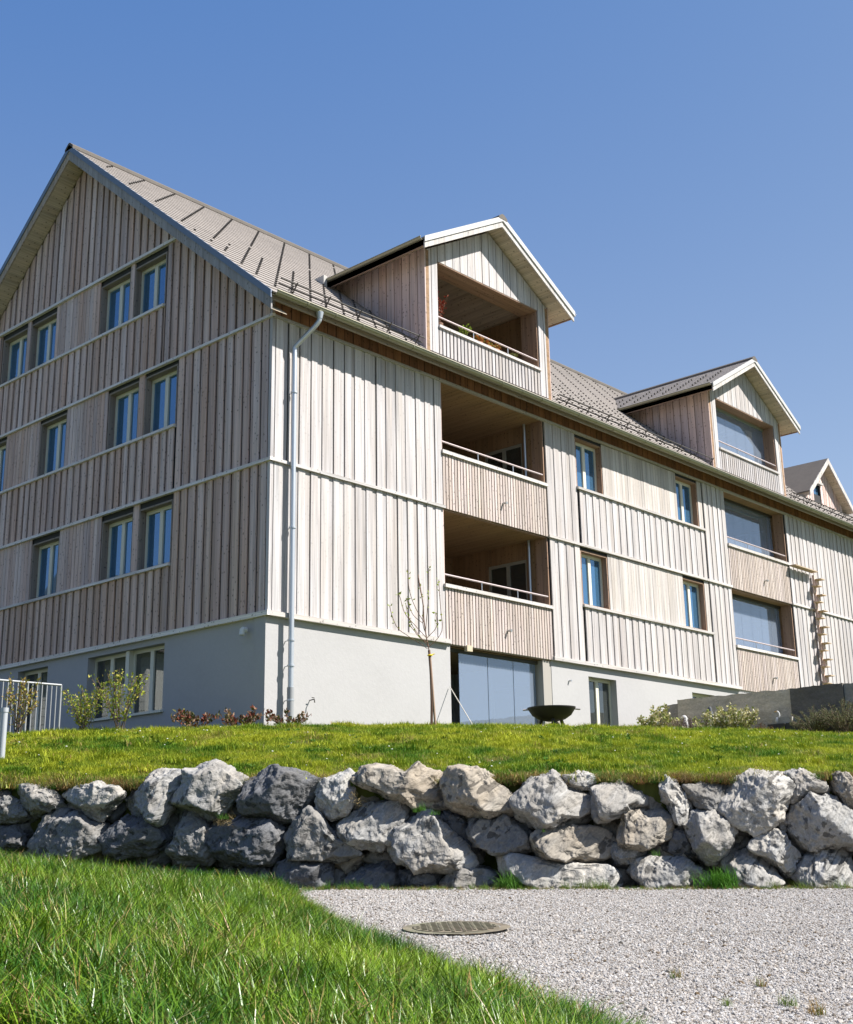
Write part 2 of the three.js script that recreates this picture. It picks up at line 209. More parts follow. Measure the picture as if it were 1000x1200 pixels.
// boards
const frontClad = groupIn('front_cladding', house), gableClad = groupIn('gable_cladding', house, 'gable');
function boards(parent, x0, x1, y0, y1, pitch, gap, mats = WOOD, o = {}) { // cover boards proud of the under boards
  const n = Math.max(1, Math.round((x1 - x0) / pitch)), p = (x1 - x0) / n;
  for (let i = 0; i < n; i++) {
    const a = x0 + i * p + gap * (0.5 + rr(-0.18, 0.18)), b = x0 + (i + 1) * p - gap * (0.5 + rr(-0.18, 0.18)), e = {};
    if (o.top) { e.yl = o.top(a); e.yr = o.top(b); } if (o.bottom) { e.bl = o.bottom(a); e.br = o.bottom(b); }
    if (o.top && Math.max(e.yl, e.yr) < y0 + 0.05) continue;
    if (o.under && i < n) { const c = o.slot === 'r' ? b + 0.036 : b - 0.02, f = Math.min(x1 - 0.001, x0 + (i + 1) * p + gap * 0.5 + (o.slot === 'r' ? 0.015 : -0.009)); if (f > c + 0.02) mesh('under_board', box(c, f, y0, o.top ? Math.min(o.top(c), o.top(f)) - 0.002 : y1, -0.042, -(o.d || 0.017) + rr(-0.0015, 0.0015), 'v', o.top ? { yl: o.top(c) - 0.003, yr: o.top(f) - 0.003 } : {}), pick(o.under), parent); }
    mesh(o.name || 'board', box(a, b, y0, y1, o.w0 ?? -0.03, (o.w1 ?? 0) + rr(-0.0025, 0.0025), 'v', e), pick(mats), parent);
  }
}
const cutF = (a, b, f) => { for (const [x0, x1] of a) f(x0, x1); };
for (const [y0, y1] of [[Y1 + 0.055, Y2 - 0.055], [Y2 + 0.02, Y3 - 0.045]]) {
  for (const [a, b] of [[0.05, LOG[0][0]], [LOG[0][1], 9.6], [15.56, LOG[1][0]], [LOG[1][1], 25.6], [30, LEN]]) boards(frontClad, a, b, y0, y1, 0.284, 0.125, FRONT, { under: UNDER, slot: 'l' });
  const sy = y0 < 4 ? 4.33 : 7.21;
  for (const [a, b] of [[9.6, 15.56], [25.6, 30]]) boards(frontClad, a, b, y0, sy, 0.284, 0.125, FRONT, { under: UNDER, slot: 'l' });
}
for (const [x0, x1, y0, y1] of [[10.74, 14.22, 4.4, 5.78], [10.74, 14.22, 7.28, 8.6], [15.34, 15.56, 4.4, 5.78], [15.34, 15.56, 7.28, 8.6]]) boards(frontClad, x0, x1, y0, y1, 0.125, 0.006, FLUSH, { name: 'infill_board', w1: -0.012 });
mesh('frieze_backing', box(0, LEN, 8.972, 9.06, -0.36, -0.06, 'h'), BROWN[2], house);
{ const f = groupIn('frieze', house); boards(f, 0.02, LEN, Y3 + 0.03, 9.06, 0.235, 0.02, BROWN, { name: 'frieze_board', w0: -0.042, w1: -0.03 }); }
// gable boards
{
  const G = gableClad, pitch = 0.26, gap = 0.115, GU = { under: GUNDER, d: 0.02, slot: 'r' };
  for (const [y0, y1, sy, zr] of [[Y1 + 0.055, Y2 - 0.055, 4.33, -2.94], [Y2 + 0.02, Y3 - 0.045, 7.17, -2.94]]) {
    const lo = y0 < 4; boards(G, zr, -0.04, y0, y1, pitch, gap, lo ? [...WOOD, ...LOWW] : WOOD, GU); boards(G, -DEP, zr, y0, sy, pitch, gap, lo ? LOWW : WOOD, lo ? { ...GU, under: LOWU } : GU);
    for (const [a, b] of [[-7.05, -5.43], [-9.7, -8.2], [-DEP, -10.86]]) boards(G, a, b, sy + 0.07, y1, 0.14, 0.012, WOOD, { name: 'infill_board', w1: -0.012 });
    boards(G, -4.29, -4.09, sy + 0.07, y1, 0.2, 0.012, WOOD, { name: 'infill_board', w1: -0.02, w0: -0.2 });
  }
  const top = z => sofY(z) - 0.005;
  boards(G, -3.48, -0.0, Y3 + 0.025, 9, pitch, gap, WOOD, { ...GU, top: z => Math.min(top(z), z < -3.0 ? 11.36 : 99) });
  boards(G, -10.3, -3.48, Y3 + 0.025, 9.96, pitch, gap, WOOD, GU);
  boards(G, -DEP, -10.3, Y3 + 0.025, 9, pitch, gap, WOOD, { ...GU, top: z => Math.min(top(z), 11.36) });
  for (const [a, b] of [[-7.79, -5.97]]) boards(G, a, b, 10.03, 11.36, 0.14, 0.012, WOOD, { name: 'infill_board', w1: -0.012 });
  for (const [a, b] of [[-4.81, -4.66], [-9.1, -8.95]]) boards(G, a, b, 10.03, 11.36, 0.2, 0.012, WOOD, { name: 'infill_board', w1: -0.02, w0: -0.2 });
  boards(G, -10.75, -3.15, 11.44, 12, pitch, gap, WOOD, { ...GU, top });
}
// horizontal trim: weathered boards on edge, each with a sloping nose
function ledge(face, u0, u1, y, h, w, mat = trimWood, name = 'trim_board', w0 = -0.03) {
  const n = Math.max(1, Math.round((u1 - u0) / 4.1)), g = face === 'gable' ? gableTrim : frontTrim;
  for (let i = 0; i < n; i++) {
    const a = lerp(u0, u1, i / n) + (i ? 0.0015 : 0), b = lerp(u0, u1, (i + 1) / n) - (i < n - 1 ? 0.0015 : 0), q = box(a, b, y, y + h, w0, w, 'h'), P = q.attributes.position;
    for (let k = 0; k < P.count; k++) if (P.getZ(k) > w - 1e-6 && P.getY(k) > y + h - 1e-6) P.setY(k, y + h - 0.014);
    q.computeVertexNormals(); mesh(name, q, mat, g);
  }
}
for (const [y0, y1] of [[Y1 + 0.055, Y2 - 0.055], [Y2 + 0.02, Y3 - 0.045]]) mesh('corner_board', box(0.0, 0.075, y0, y1, -0.075, 0.001, 'v'), FRONT[0], frontClad);
mesh('corner_board', box(0.0, 0.06, Y3 + 0.026, 8.95, -0.06, -0.002, 'v'), FRONT[0], frontClad);
const frontTrim = groupIn('front_trim', house), gableTrim = groupIn('gable_trim', house, 'gable');
ledge('front', -0.001, LOG[0][0] + 0.1, Y1 - 0.045, 0.1, 0.05, trimWood, 'trim_board', -0.048); ledge('front', LOG[0][1] - 0.02, LOG[1][0] + 0.02, Y1 - 0.045, 0.1, 0.05, trimWood, 'trim_board', -0.048); ledge('front', LOG[1][1], LEN, Y1 - 0.045, 0.1, 0.05, trimWood, 'trim_board', -0.048);
ledge('front', -0.001, LOG[0][0] + 0.03, Y2 - 0.055, 0.075, 0.045); ledge('front', LOG[0][1], LOG[1][0], Y2 - 0.055, 0.075, 0.045); ledge('front', LOG[1][1], LEN, Y2 - 0.055, 0.075, 0.045);
ledge('front', -0.001, LEN, Y3 - 0.045, 0.07, 0.04, wood([0.5, 0.47, 0.44]));
for (const y of [4.33, 7.21]) { ledge('front', 9.58, 15.58, y, 0.07, 0.05, trimWood, 'sill_board'); ledge('front', 25.6, 30, y, 0.07, 0.05, trimWood, 'sill_board'); }
const gTrim = wood([0.8, 0.75, 0.72]);
ledge('gable', -DEP, 0.0495, Y1 - 0.045, 0.1, 0.05, wood([0.86, 0.79, 0.71])); ledge('gable', -DEP, 0.0495, Y2 - 0.055, 0.075, 0.045, gTrim); ledge('gable', -DEP, 0.0495, Y3 - 0.045, 0.07, 0.045, gTrim);
ledge('gable', -10.8, -3.08, 11.36, 0.08, 0.045, gTrim);
for (const [y, a] of [[4.33, -2.94], [7.17, -2.94]]) ledge('gable', -DEP, a, y, 0.07, 0.045, gTrim, 'sill_board');
ledge('gable', -10.4, -3.48, 9.96, 0.07, 0.045, gTrim, 'sill_board');

// windows: opening x0..x1, y0..y1 in the wall's own axes, glass set back by `deep`
function windowAt(face, [x0, x1, y0, y1], deep = 0.18, o = {}) {
  const g = groupIn('window', house, face), w = -deep, t = 0.035;
  if (!o.noReveal) mesh('reveal', merge([box(x0, x0 + t, y0, y1, w - 0.06, -0.031, 'v'), box(x1 - t, x1, y0, y1, w - 0.06, -0.031, 'v'), box(x0 + t, x1 - t, y1 - t, y1, w - 0.06, -0.031, 'h'), box(x0 + t, x1 - t, y0, y0 + 0.02, w - 0.06, -0.031, 'h')]), o.reveal || reveal, g);
  const a = o.noReveal ? x0 : x0 + t, b = o.noReveal ? x1 : x1 - t, c = o.noReveal ? y0 : y0 + 0.02, d = o.noReveal ? y1 : y1 - t, f = 0.05, m = (a + b) / 2;
  mesh('frame', merge([box(a, a + f, c, d, w - 0.06, w, 'v'), box(b - f, b, c, d, w - 0.06, w, 'v'), box(a + f, b - f, d - f - 0.02, d, w - 0.06, w, 'h'), box(a + f, b - f, c, c + f, w - 0.06, w, 'h')]), framePaint, g);
  mesh('mullion', box(m - 0.055, m + 0.055, c + f, d - f - 0.02, w - 0.06, w + 0.004, 'v'), framePaint, g);
  for (const [p, q] of [[a + f, m - 0.055], [m + 0.055, b - f]]) mesh('pane', box(p, q, c + f, d - f - 0.02, w - 0.035, w - 0.03, 'v'), o.glass || glass, g);
  if (o.sill) mesh('sill', box(x0 - 0.03, x1 + 0.03, y0 - 0.04, y0, -0.2, 0.03, 'h'), framePaint, g);
  return g;
}
for (const q of [...winF, ...far]) windowAt('front', q);
for (const q of gfF) windowAt('front', q, 0.22, { noReveal: true, glass: roomGlass });
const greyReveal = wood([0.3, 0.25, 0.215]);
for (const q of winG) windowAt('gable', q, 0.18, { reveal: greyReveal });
for (const q of gfG) windowAt('gable', q, 0.2, { noReveal: true, sill: q[2] > 1, glass: roomGlass });
// balconies (loggias)
function loggia(x0, x1, yf, y0, y1, glazed, ground) {
  const b = groupIn('balcony', house), dz = -2.95;
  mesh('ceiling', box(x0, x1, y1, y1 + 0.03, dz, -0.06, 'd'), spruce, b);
  mesh('floor', box(x0, x1, yf - 0.06, yf, dz, -0.06, 'd'), floorMat, b);
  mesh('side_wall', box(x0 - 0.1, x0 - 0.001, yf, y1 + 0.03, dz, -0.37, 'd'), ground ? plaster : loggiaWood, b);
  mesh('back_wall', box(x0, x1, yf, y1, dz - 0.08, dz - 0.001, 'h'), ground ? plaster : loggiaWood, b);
  // right side wall with a glazed door
  const dr = [[-1.82, -0.66, yf + 0.02, y1 - 0.40]], sw = groupIn('side_wall', b), pl = plate(0, 0, 0, 0, 0, 0.1, dr, [[dz, yf], [-0.37, yf], [-0.37, y1 + 0.03], [dz, y1 + 0.03]]); pl.rotateY(-Math.PI / 2); pl.translate(x1 + 0.101, 0, 0);
  b.remove(sw); mesh('side_wall', pl, ground ? plaster : loggiaWood, b);
  const X = x1 + 0.03, F = (z0, z1, a, c) => box(X, X + 0.06, a, c, z0, z1, 'v'), [z0, z1, a, c] = dr[0], zm = (z0 + z1) / 2;
  mesh('door_frame', merge([F(z0, z0 + 0.06, a, c), F(z1 - 0.06, z1, a, c), F(z0 + 0.06, z1 - 0.06, c - 0.07, c), F(zm - 0.05, zm + 0.05, a, c - 0.07)]), doorPaint, b);
  mesh('door_pane', box(X + 0.02, X + 0.03, a, c - 0.07, z0 + 0.06, zm - 0.05, 'v'), roomGlass, b); mesh('door_pane', box(X + 0.02, X + 0.03, a, c - 0.07, zm + 0.05, z1 - 0.06, 'v'), roomGlass, b);
  if (!ground) {
    mesh('jamb', box(x1 - 0.03, x1, y0, y1, -0.36, -0.032, 'v'), reveal, b); mesh('jamb', box(x0, x0 + 0.03, y0, y1, -0.36, -0.032, 'v'), WOOD[2], b);
    const n = 38, p = (x1 - x0) / n, top = y0 - 0.085, bot = yf - 0.22;
    mesh('parapet_backing', box(x0 + 0.002, x1 - 0.002, bot, top, -0.14, -0.075, 'h'), WARM[2], b);
    for (let i = 0; i < n; i++) mesh('slat', box(x0 + i * p + 0.014, x0 + (i + 1) * p - 0.014, bot - 0.02, top, -0.045, -0.002 + rr(-0.002, 0.002), 'v'), pick(WARM), b);
    mesh('parapet_cap', box(x0 - 0.03, x1 + 0.03, top, y0 - 0.01, -0.16, 0.045, 'h'), trimWood, b);
    mesh('lower_edge', box(x0 + 0.002, x1 - 0.002, bot - 0.05, bot, -0.14, -0.06, 'h'), reveal, b);
    const ry = y0 + 0.2; mesh('handrail', merge([bar(V(x0 + 0.0, ry, -0.05), V(x1 - 0.06, ry, -0.05), 0.02)]), railPaint, b);
    for (const x of [lerp(x0, x1, 0.34), lerp(x0, x1, 0.68)]) mesh('rail_post', bar(V(x, y0 - 0.011, -0.05), V(x, ry, -0.05), 0.012), steel, b);
    const sx = lerp(x0, x1, 0.55), sy = yf + 0.24; mesh('water_spout', merge([bar(V(sx, sy, -0.06), V(sx, sy - 0.01, 0.1), 0.022), bar(V(sx, sy - 0.01, 0.07), V(sx, sy - 0.012, 0.115), 0.032)]), zinc, b);
    mesh('post', bar(V(x1 - 0.1, yf, -0.5), V(x1 - 0.1, y1, -0.5), 0.035), steel, b);
  }
  const panes = ground ? [[5.37, 6.29], [6.31, 7.16], [7.18, 7.95]] : glazed ? [0, 1, 2, 3, 4, 5].map(i => [lerp(x0 + 0.03, x1 - 0.05, i / 6) + 0.004, lerp(x0 + 0.03, x1 - 0.05, (i + 1) / 6) - 0.004]) : [];
  for (const [a, c] of panes) mesh('glass_panel', box(a, c, ground ? yf + 0.05 : y0 + 0.02, y1 - 0.07, ground ? -0.255 : -0.435, ground ? -0.245 : -0.425, 'v'), clearGlass, b);
  if (panes.length) mesh('glazing_rail', merge([box(x0 + 0.03, x1 - 0.03, y1 - 0.075, y1 - 0.001, ground ? -0.29 : -0.47, ground ? -0.2 : -0.38, 'h'), box(x0 + 0.03, x1 - 0.03, (ground ? yf : y0 - 0.01), (ground ? yf : y0 - 0.01) + 0.05, ground ? -0.29 : -0.47, ground ? -0.21 : -0.39, 'h')]), darkMetal, b);
  return b;
}
for (const [i, [a, b]] of LOG.entries()) {
  loggia(a, b, 3.2, 4.20, 5.79, i === 1); loggia(a, b, 6.05, 7.09, 8.64, i === 1);
}
{ const g = loggia(4.88, 8.3, 0.45, 0.6, 2.93, true, true); mesh('jamb', box(8.0, 8.3, 0.45, 2.93, -0.36, -0.06, 'v'), std([0.33, 0.31, 0.28]), g); mesh('wall_light', box(5.33, 5.5, 2.86, 2.98, -0.05, 0.03, 'v'), std([0.5, 0.42, 0.3]), g); }

// ------------------------------------------------------------------ roof
const roof = groupIn('roof', house);
const X0 = -0.42, X1 = LEN + 0.4, Q = Math.hypot(1, SL), cosR = 1 / Q, sinR = SL / Q;
const DORM = [[4.27, 8.73], [16.37, 20.83]], CUTZ = -2.78;
const slabR = (xa, xb, za, zb) => prism([[za, roofY(za) - 0.14], [za, roofY(za) - 0.02], [zb, roofY(zb) - 0.02], [zb, roofY(zb) - 0.14]].reverse(), xa, xb);
{
  const parts = [slabR(X0 + 0.03, DORM[0][0], EZ - 0.04, RZ), slabR(DORM[0][1], DORM[1][0], EZ - 0.04, RZ), slabR(DORM[1][1], X1, EZ - 0.04, RZ)];
  for (const [a, b] of DORM) parts.push(slabR(a, b, EZ - 0.04, 0.005), slabR(a, b, CUTZ, RZ));
  parts.push(prism([[RZ, RY - 0.28], [RZ, RY - 0.02], [-14.35, roofY(-14.35) - 0.02], [-14.35, roofY(-14.35) - 0.26]], X0 + 0.03, X1));
  mesh('roof_deck', merge(parts), soffitWood, roof);
}
function course(q0, q1, xa, xb, lift = 0.022) { // one course of tiles along the slope, its lower edge proud
  const p = (q, h) => [EZ - q * cosR + h * sinR, EY + q * sinR + h * cosR];
  const g = prism([p(q0, -0.004), p(q0, lift), p(q1, 0.006), p(q1, -0.006)].reverse(), xa, xb), uv = g.attributes.uv, P = g.attributes.position;
  for (let k = 0; k < P.count; k++) uv.setXY(k, P.getX(k), (EZ - P.getZ(k)) * Q * 1.0);
  return g;
}
{
  const cs = [], n = 33, L = (EZ - RZ) * Q, st = L / n;
  for (let i = 0; i < n; i++) {
    const q0 = i * st - (i ? 0 : 0.05), q1 = Math.min(L, (i + 1) * st + 0.03), zm = EZ - (i + 0.5) * st * cosR; let segs = [[X0, X1]];
    if (zm < -0.02 && zm > CUTZ) segs = [[X0, DORM[0][0]], [DORM[0][1], DORM[1][0]], [DORM[1][1], X1]];
    for (const [a, b] of segs) cs.push(course(q0, q1, a, b));
  }
  mesh('tile_courses', merge(cs), tileMat, roof).userData.kind = 'stuff';
  mesh('rear_tiles', prism([[RZ, RY - 0.02], [RZ, RY + 0.02], [-14.4, roofY(-14.4) + 0.02], [-14.4, roofY(-14.4) - 0.02]], X0, X1), tileMat, roof);
  const hooks = [], hg = new THREE.BoxGeometry(0.04, 0.03, 0.035); hg.rotateX(Math.atan(SL));
  for (let i = 2; i < 32; i++) for (let k = -14; k < 38; k++) for (const al of [0, 1]) {
    const q = i * st + 0.05; if (al && q > 4.1 || q > 9.4 || H(i, k, 9) < 0.03) continue;
    const x = 2.0 + 0.9 * k + q / 1.46 - 5.97 + (al ? 0.41 : 0), z = EZ - q * cosR; if (x < -0.1 || x > X1 - 0.2) continue;
    if (DORM.some(([a, b]) => x > a - 0.1 && x < b + 0.1 && z > -3.2 && z < 0.1)) continue;
    hooks.push(V(x, roofY(z) + 0.03, z + 0.02));
  }
  mesh('snow_hooks', merge(hooks.map(p => hg.clone().translate(p.x, p.y, p.z))), darkMetal, roof).userData.kind = 'stuff';
  // ridge cap
  mesh('ridge_cap', prism([[RZ - 0.17, RY - 0.095], [RZ + 0.17, RY - 0.105], [RZ + 0.17, RY - 0.03], [RZ + 0.03, RY + 0.085], [RZ - 0.03, RY + 0.085], [RZ - 0.17, RY - 0.03]], X0 - 0.03, X1), ridgeMat, roof);
}
// rakes on the gable end: grey board below, metal flashing above
{
  const rk = (za, zb, d0, d1, xa, xb) => prism([[za, roofY(za) - d1], [za, roofY(za) - d0], [zb, roofY(zb) - d0], [zb, roofY(zb) - d1]], xa, xb);
  const rev = (za, zb, d0, d1, xa, xb) => prism([[za, roofY(za) - d1], [za, roofY(za) - d0], [zb, roofY(zb) - d0], [zb, roofY(zb) - d1]].reverse(), xa, xb);
  mesh('rake_board', rev(EZ, RZ, 0.10, 0.35, X0 - 0.005, X0 + 0.03), wood([0.36, 0.34, 0.33]), roof); mesh('rake_board', rk(RZ, -14.35, 0.10, 0.35, X0 - 0.005, X0 + 0.03), wood([0.45, 0.36, 0.28]), roof);
  mesh('rake_flashing', rev(EZ + 0.02, RZ, -0.035, 0.115, X0 - 0.03, X0 - 0.006), flash, roof); mesh('rake_flashing', rk(RZ, -14.35, -0.035, 0.115, X0 - 0.03, X0 - 0.006), flash, roof);
  mesh('rake_soffit', rev(EZ - 0.05, RZ, 0.34, 0.36, X0 + 0.03, -0.001), soffitWood, roof); mesh('rake_soffit', rk(RZ, -14.3, 0.34, 0.36, X0 + 0.03, -0.001), soffitWood, roof);
  mesh('eave_soffit', rev(EZ - 0.05, -0.36, 0.145, 0.165, 0.0, X1), BROWN[1], roof);
  mesh('eave_fascia', box(X0 + 0.03, X1, EY - 0.15, EY - 0.03, EZ - 0.04, EZ - 0.015, 'h'), wood([0.36, 0.29, 0.22]), roof);
}
// gutter with brackets, snow guard with two pipes
function halfPipe(r, t, len, n = 10) { const s = new THREE.Shape(); for (let i = 0; i <= n; i++) { const a = Math.PI + Math.PI * i / n; s[i ? 'lineTo' : 'moveTo'](r * Math.cos(a), r * Math.sin(a)); } for (let i = n; i >= 0; i--) { const a = Math.PI + Math.PI * i / n; s.lineTo((r - t) * Math.cos(a), (r - t) * Math.sin(a)); } return new THREE.ExtrudeGeometry(s, { depth: len, bevelEnabled: false }); }
{
  const gz = EZ + 0.075, gy = EY - 0.015, g = halfPipe(0.078, 0.006, X1 - X0 - 0.02); g.rotateY(Math.PI / 2); g.translate(X0 + 0.02, gy, gz);
  const bead = bar(V(X0 + 0.02, gy, gz + 0.078), V(X1, gy, gz + 0.078), 0.012);
  mesh('gutter', merge([g, bead]), bronze, roof);
  for (let x = 0.35; x < X1; x += 0.72) { const b = halfPipe(0.086, 0.006, 0.028); b.rotateY(Math.PI / 2); b.translate(x, gy, gz); mesh('gutter_bracket', b, bronze, roof); }
  const gp = (q, h) => [EZ - q * cosR + h * sinR, EY + q * sinR + h * cosR];
  const runs = [[0.1, 4.1], [8.9, 16.2], [21, X1 - 0.2]];
  for (const [a, b] of runs) { for (const h of [0.1, 0.21]) { const [z, y] = gp(0.62, h); mesh('snow_guard_pipe', bar(V(a, y, z), V(b, y, z), 0.014), darkMetal, roof); }
    for (let x = a + 0.4; x < b; x += 0.86) { const q = (a, h) => { const [z, y] = gp(a, h); return V(x, y, z); }; mesh('snow_guard_bracket', merge([bar(q(0.62, 0.0), q(0.62, 0.25), 0.013, 0.013, 6), bar(q(0.8, 0.02), q(0.63, 0.2), 0.009, 0.009, 6)]), darkMetal, roof); } }
}
// downpipe at the corner
{
  const d = groupIn('downpipe', house), x = 0.46, z = 0.105;
  mesh('pipe', merge([bar(V(x, 0.95, z), V(x, 8.0, z), 0.05, 0.05, 14), tube([V(x, 8.0, z), V(x, 8.1, z + 0.005), V(x + 0.06, 8.22, z + 0.1), V(x + 0.2, 8.48, 0.43), V(x + 0.25, 8.6, EZ + 0.06), V(x + 0.25, 8.67, EZ + 0.075)], 0.047, 14, 30)]), galv, d);
  mesh('outlet', (() => { const g = new THREE.CylinderGeometry(0.075, 0.05, 0.13, 14); g.translate(x + 0.25, 8.7, EZ + 0.075); return g; })(), galv, d);
  mesh('stand_pipe', bar(V(x, 0.6, z), V(x, 1.72, z), 0.062, 0.062, 14), std([0.26, 0.27, 0.28], { roughness: 0.6 }), d);
  for (const y of [1.1, 1.5, 2.1, 2.55, 4.6, 7.2]) mesh('bracket', merge([bar(V(x, y, -0.05), V(x, y, z), 0.009), bar(V(x, y - 0.015, z), V(x, y + 0.015, z), 0.066, 0.066, 14)]), galv, d);
}
// lamps on the plaster
{
  const l = groupIn('wall_lamp', house); mesh('lamp_body', merge([bar(V(-0.03, 2.76, -0.55), V(-0.11, 2.76, -0.55), 0.055, 0.05, 12), bar(V(-0.11, 2.77, -0.55), V(-0.12, 2.66, -0.55), 0.045, 0.05, 12)]), std([0.62, 0.63, 0.6], { roughness: 0.4 }), l);
  const t = groupIn('tap', house); mesh('tap_body', merge([bar(V(1.05, 1.55, -0.05), V(1.05, 1.56, 0.07), 0.01), bar(V(1.05, 1.565, 0.07), V(1.05, 1.5, 0.085), 0.011), bar(V(1.02, 1.59, 0.04), V(1.08, 1.59, 0.04), 0.008)]), darkMetal, t);
  mesh('small_outlet', bar(V(8.95, 2.55, -0.05), V(8.95, 2.55, 0.02), 0.02), steel, house);
}
// ------------------------------------------------------------------ dormers
function dormer(cx, glazed) {
  const d = groupIn('dormer', house), hw = 2.23, ry = 13.06, sl = 0.564, eo = 2.68, fz = 0.43, rf = x => ry - sl * Math.abs(x - cx), x0 = cx - hw, x1 = cx + hw, o0 = cx - 1.81, o1 = cx + 1.81, oy0 = 9.93, oy1 = 11.47;
  const base = roofY(0.0) + 0.035;
  // front plate behind the boards
  mesh('front_core', plate(0, 0, 0, 0, -0.14, -0.03, [[o0, o1, oy0 - 0.05, oy1]], [[x0 + 0.03, base], [x1 - 0.03, base], [x1 - 0.03, rf(x1) - 0.24], [cx, ry - 0.24], [x0 + 0.03, rf(x0) - 0.24]]), membrane, d);
  const tp = x => rf(x) - 0.225;
  boards(d, x0, o0, base, 12, 0.22, 0.025, FRONT, { top: tp }); boards(d, o1, x1, base, 12, 0.22, 0.025, FRONT, { top: tp });
  boards(d, o0, o1, oy1 - 0.02, 12, 0.26, 0.025, FRONT, { top: tp });
  const n = 30, p = (o1 - o0) / n; for (let i = 0; i < n; i++) mesh('slat', box(o0 + i * p + 0.02, o0 + (i + 1) * p - 0.02, base, oy0 - 0.06, -0.028, 0.0, 'v'), pick(UNDER), d);
  mesh('parapet_cap', box(o0, o1 + 0.02, oy0 - 0.06, oy0, -0.14, 0.045, 'h'), trimWood, d);
  mesh('handrail', bar(V(o0, oy0 + 0.22, -0.05), V(o1 - 0.05, oy0 + 0.22, -0.05), 0.02), railPaint, d);
  for (const k of [0.34, 0.68]) mesh('rail_post', bar(V(lerp(o0, o1, k), oy0, -0.05), V(lerp(o0, o1, k), oy0 + 0.22, -0.05), 0.012), steel, d);
  mesh('lintel', box(o0 + 0.02, o1 - 0.02, oy1 - 0.05, oy1 - 0.001, -0.5, -0.01, 'h'), reveal, d); mesh('jamb', box(o1 - 0.03, o1 - 0.001, oy0, oy1 - 0.05, -0.5, -0.032, 'v'), reveal, d);
  // inner room
  mesh('floor', box(x0 + 0.1, x1 - 0.1, 9.0, 9.05, -2.7, -0.15, 'd'), floorMat, d);
  mesh('back_wall', plate(0, 0, 0, 0, -2.76, -2.7, [], [[x0 + 0.1, 9.05], [x1 - 0.1, 9.05], [x1 - 0.1, rf(x1) - 0.24], [cx, ry - 0.24], [x0 + 0.1, rf(x0) - 0.24]]), reveal, d);
  // cheeks: plate and boards
  for (const sgn of [-1, 1]) {
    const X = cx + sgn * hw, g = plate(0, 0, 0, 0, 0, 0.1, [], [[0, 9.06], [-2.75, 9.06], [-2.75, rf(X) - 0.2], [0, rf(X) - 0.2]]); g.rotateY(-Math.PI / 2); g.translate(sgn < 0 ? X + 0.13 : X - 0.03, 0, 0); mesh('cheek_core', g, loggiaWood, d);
    for (let i = 0; i < 13; i++) { const za = -0.0 - i * 0.235, zb = za - 0.215, ta = rf(X) - 0.15, ba = roofY(za) + 0.02, bb = roofY(zb) + 0.02; if (ba > ta - 0.05) break; const bx = box(zb, za, ba, ta, 0, 0.028, 'v', { bl: Math.min(bb, ta - 0.01), br: ba }); bx.rotateY(sgn < 0 ? -Math.PI / 2 : -Math.PI / 2); bx.translate(sgn < 0 ? X + 0.028 : X, 0, 0); mesh('cheek_board', bx, pick([WOOD[0], WOOD[2], WOOD[4], WOOD[6]]), d); }
  }
  // roof halves, soffit, bargeboards, courses
  const half = (sgn, xa, xb, d0, d1, za, zb) => { const q = [[cx + sgn * xa, ry - sl * xa - d1], [cx + sgn * xb, ry - sl * xb - d1], [cx + sgn * xb, ry - sl * xb - d0], [cx + sgn * xa, ry - sl * xa - d0]]; return prism(sgn > 0 ? q : q.reverse(), za, zb, 'z'); };
  for (const sgn of [-1, 1]) {
    mesh('roof_deck', half(sgn, 0, eo, 0.02, 0.17, -4.75, fz - 0.02), soffitWood, d);
    const cs = []; for (let i = 0; i < 11; i++) { const xa = eo - i * 0.245 + (i ? 0 : 0.05), xb = Math.max(0, eo - (i + 1) * 0.245 - 0.02), q = [[cx + sgn * xb, ry - sl * xb - 0.015], [cx + sgn * xa, ry - sl * xa - 0.015], [cx + sgn * xa, ry - sl * xa + 0.022], [cx + sgn * xb, ry - sl * xb + 0.006]], g = prism(sgn > 0 ? q : q.reverse(), -4.7, fz + 0.01, 'z'), P = g.attributes.position; for (let k = 0; k < P.count; k++) g.attributes.uv.setXY(k, P.getZ(k), Math.abs(P.getX(k) - cx) * 1.15); cs.push(g); }
    mesh('tile_courses', merge(cs), tileMat, d).userData.kind = 'stuff';
    mesh('bargeboard', half(sgn, 0, eo + 0.02, 0.10, 0.24, fz - 0.02, fz + 0.012), trimWood, d); mesh('bargeboard', half(sgn, 0, eo + 0.04, -0.03, 0.101, fz + 0.0125, fz + 0.04), std([0.46, 0.45, 0.44], { roughness: 0.6 }), d);
    const hk = []; for (let j = 0; j < 10; j++) for (let i = 2; i < 8; i++) { const xx = eo - i * 0.245, z = 0.1 - j * 0.5 - i * 0.04; hk.push(new THREE.BoxGeometry(0.05, 0.05, 0.03).translate(cx + sgn * xx, ry - sl * xx + 0.04, z)); } mesh('snow_hooks', merge(hk), darkMetal, d).userData.kind = 'stuff';
    const gl = halfPipe(0.06, 0.006, 3.35), gx = cx + sgn * (eo + 0.08), gy = ry - sl * eo - 0.02; gl.translate(gx, gy, fz - 3.36); mesh('gutter', merge([gl, bar(V(gx + sgn * 0.06, gy, fz - 3.36), V(gx + sgn * 0.06, gy, fz), 0.01)]), sgn < 0 ? bronze : galv, d);
    mesh('eave_fascia', box(Math.min(cx + sgn * eo, cx + sgn * (eo - 0.025)), Math.max(cx + sgn * eo, cx + sgn * (eo - 0.025)), ry - sl * eo - 0.19, ry - sl * eo - 0.021, -3.1, fz - 0.03, 'd'), reveal, d);
  }
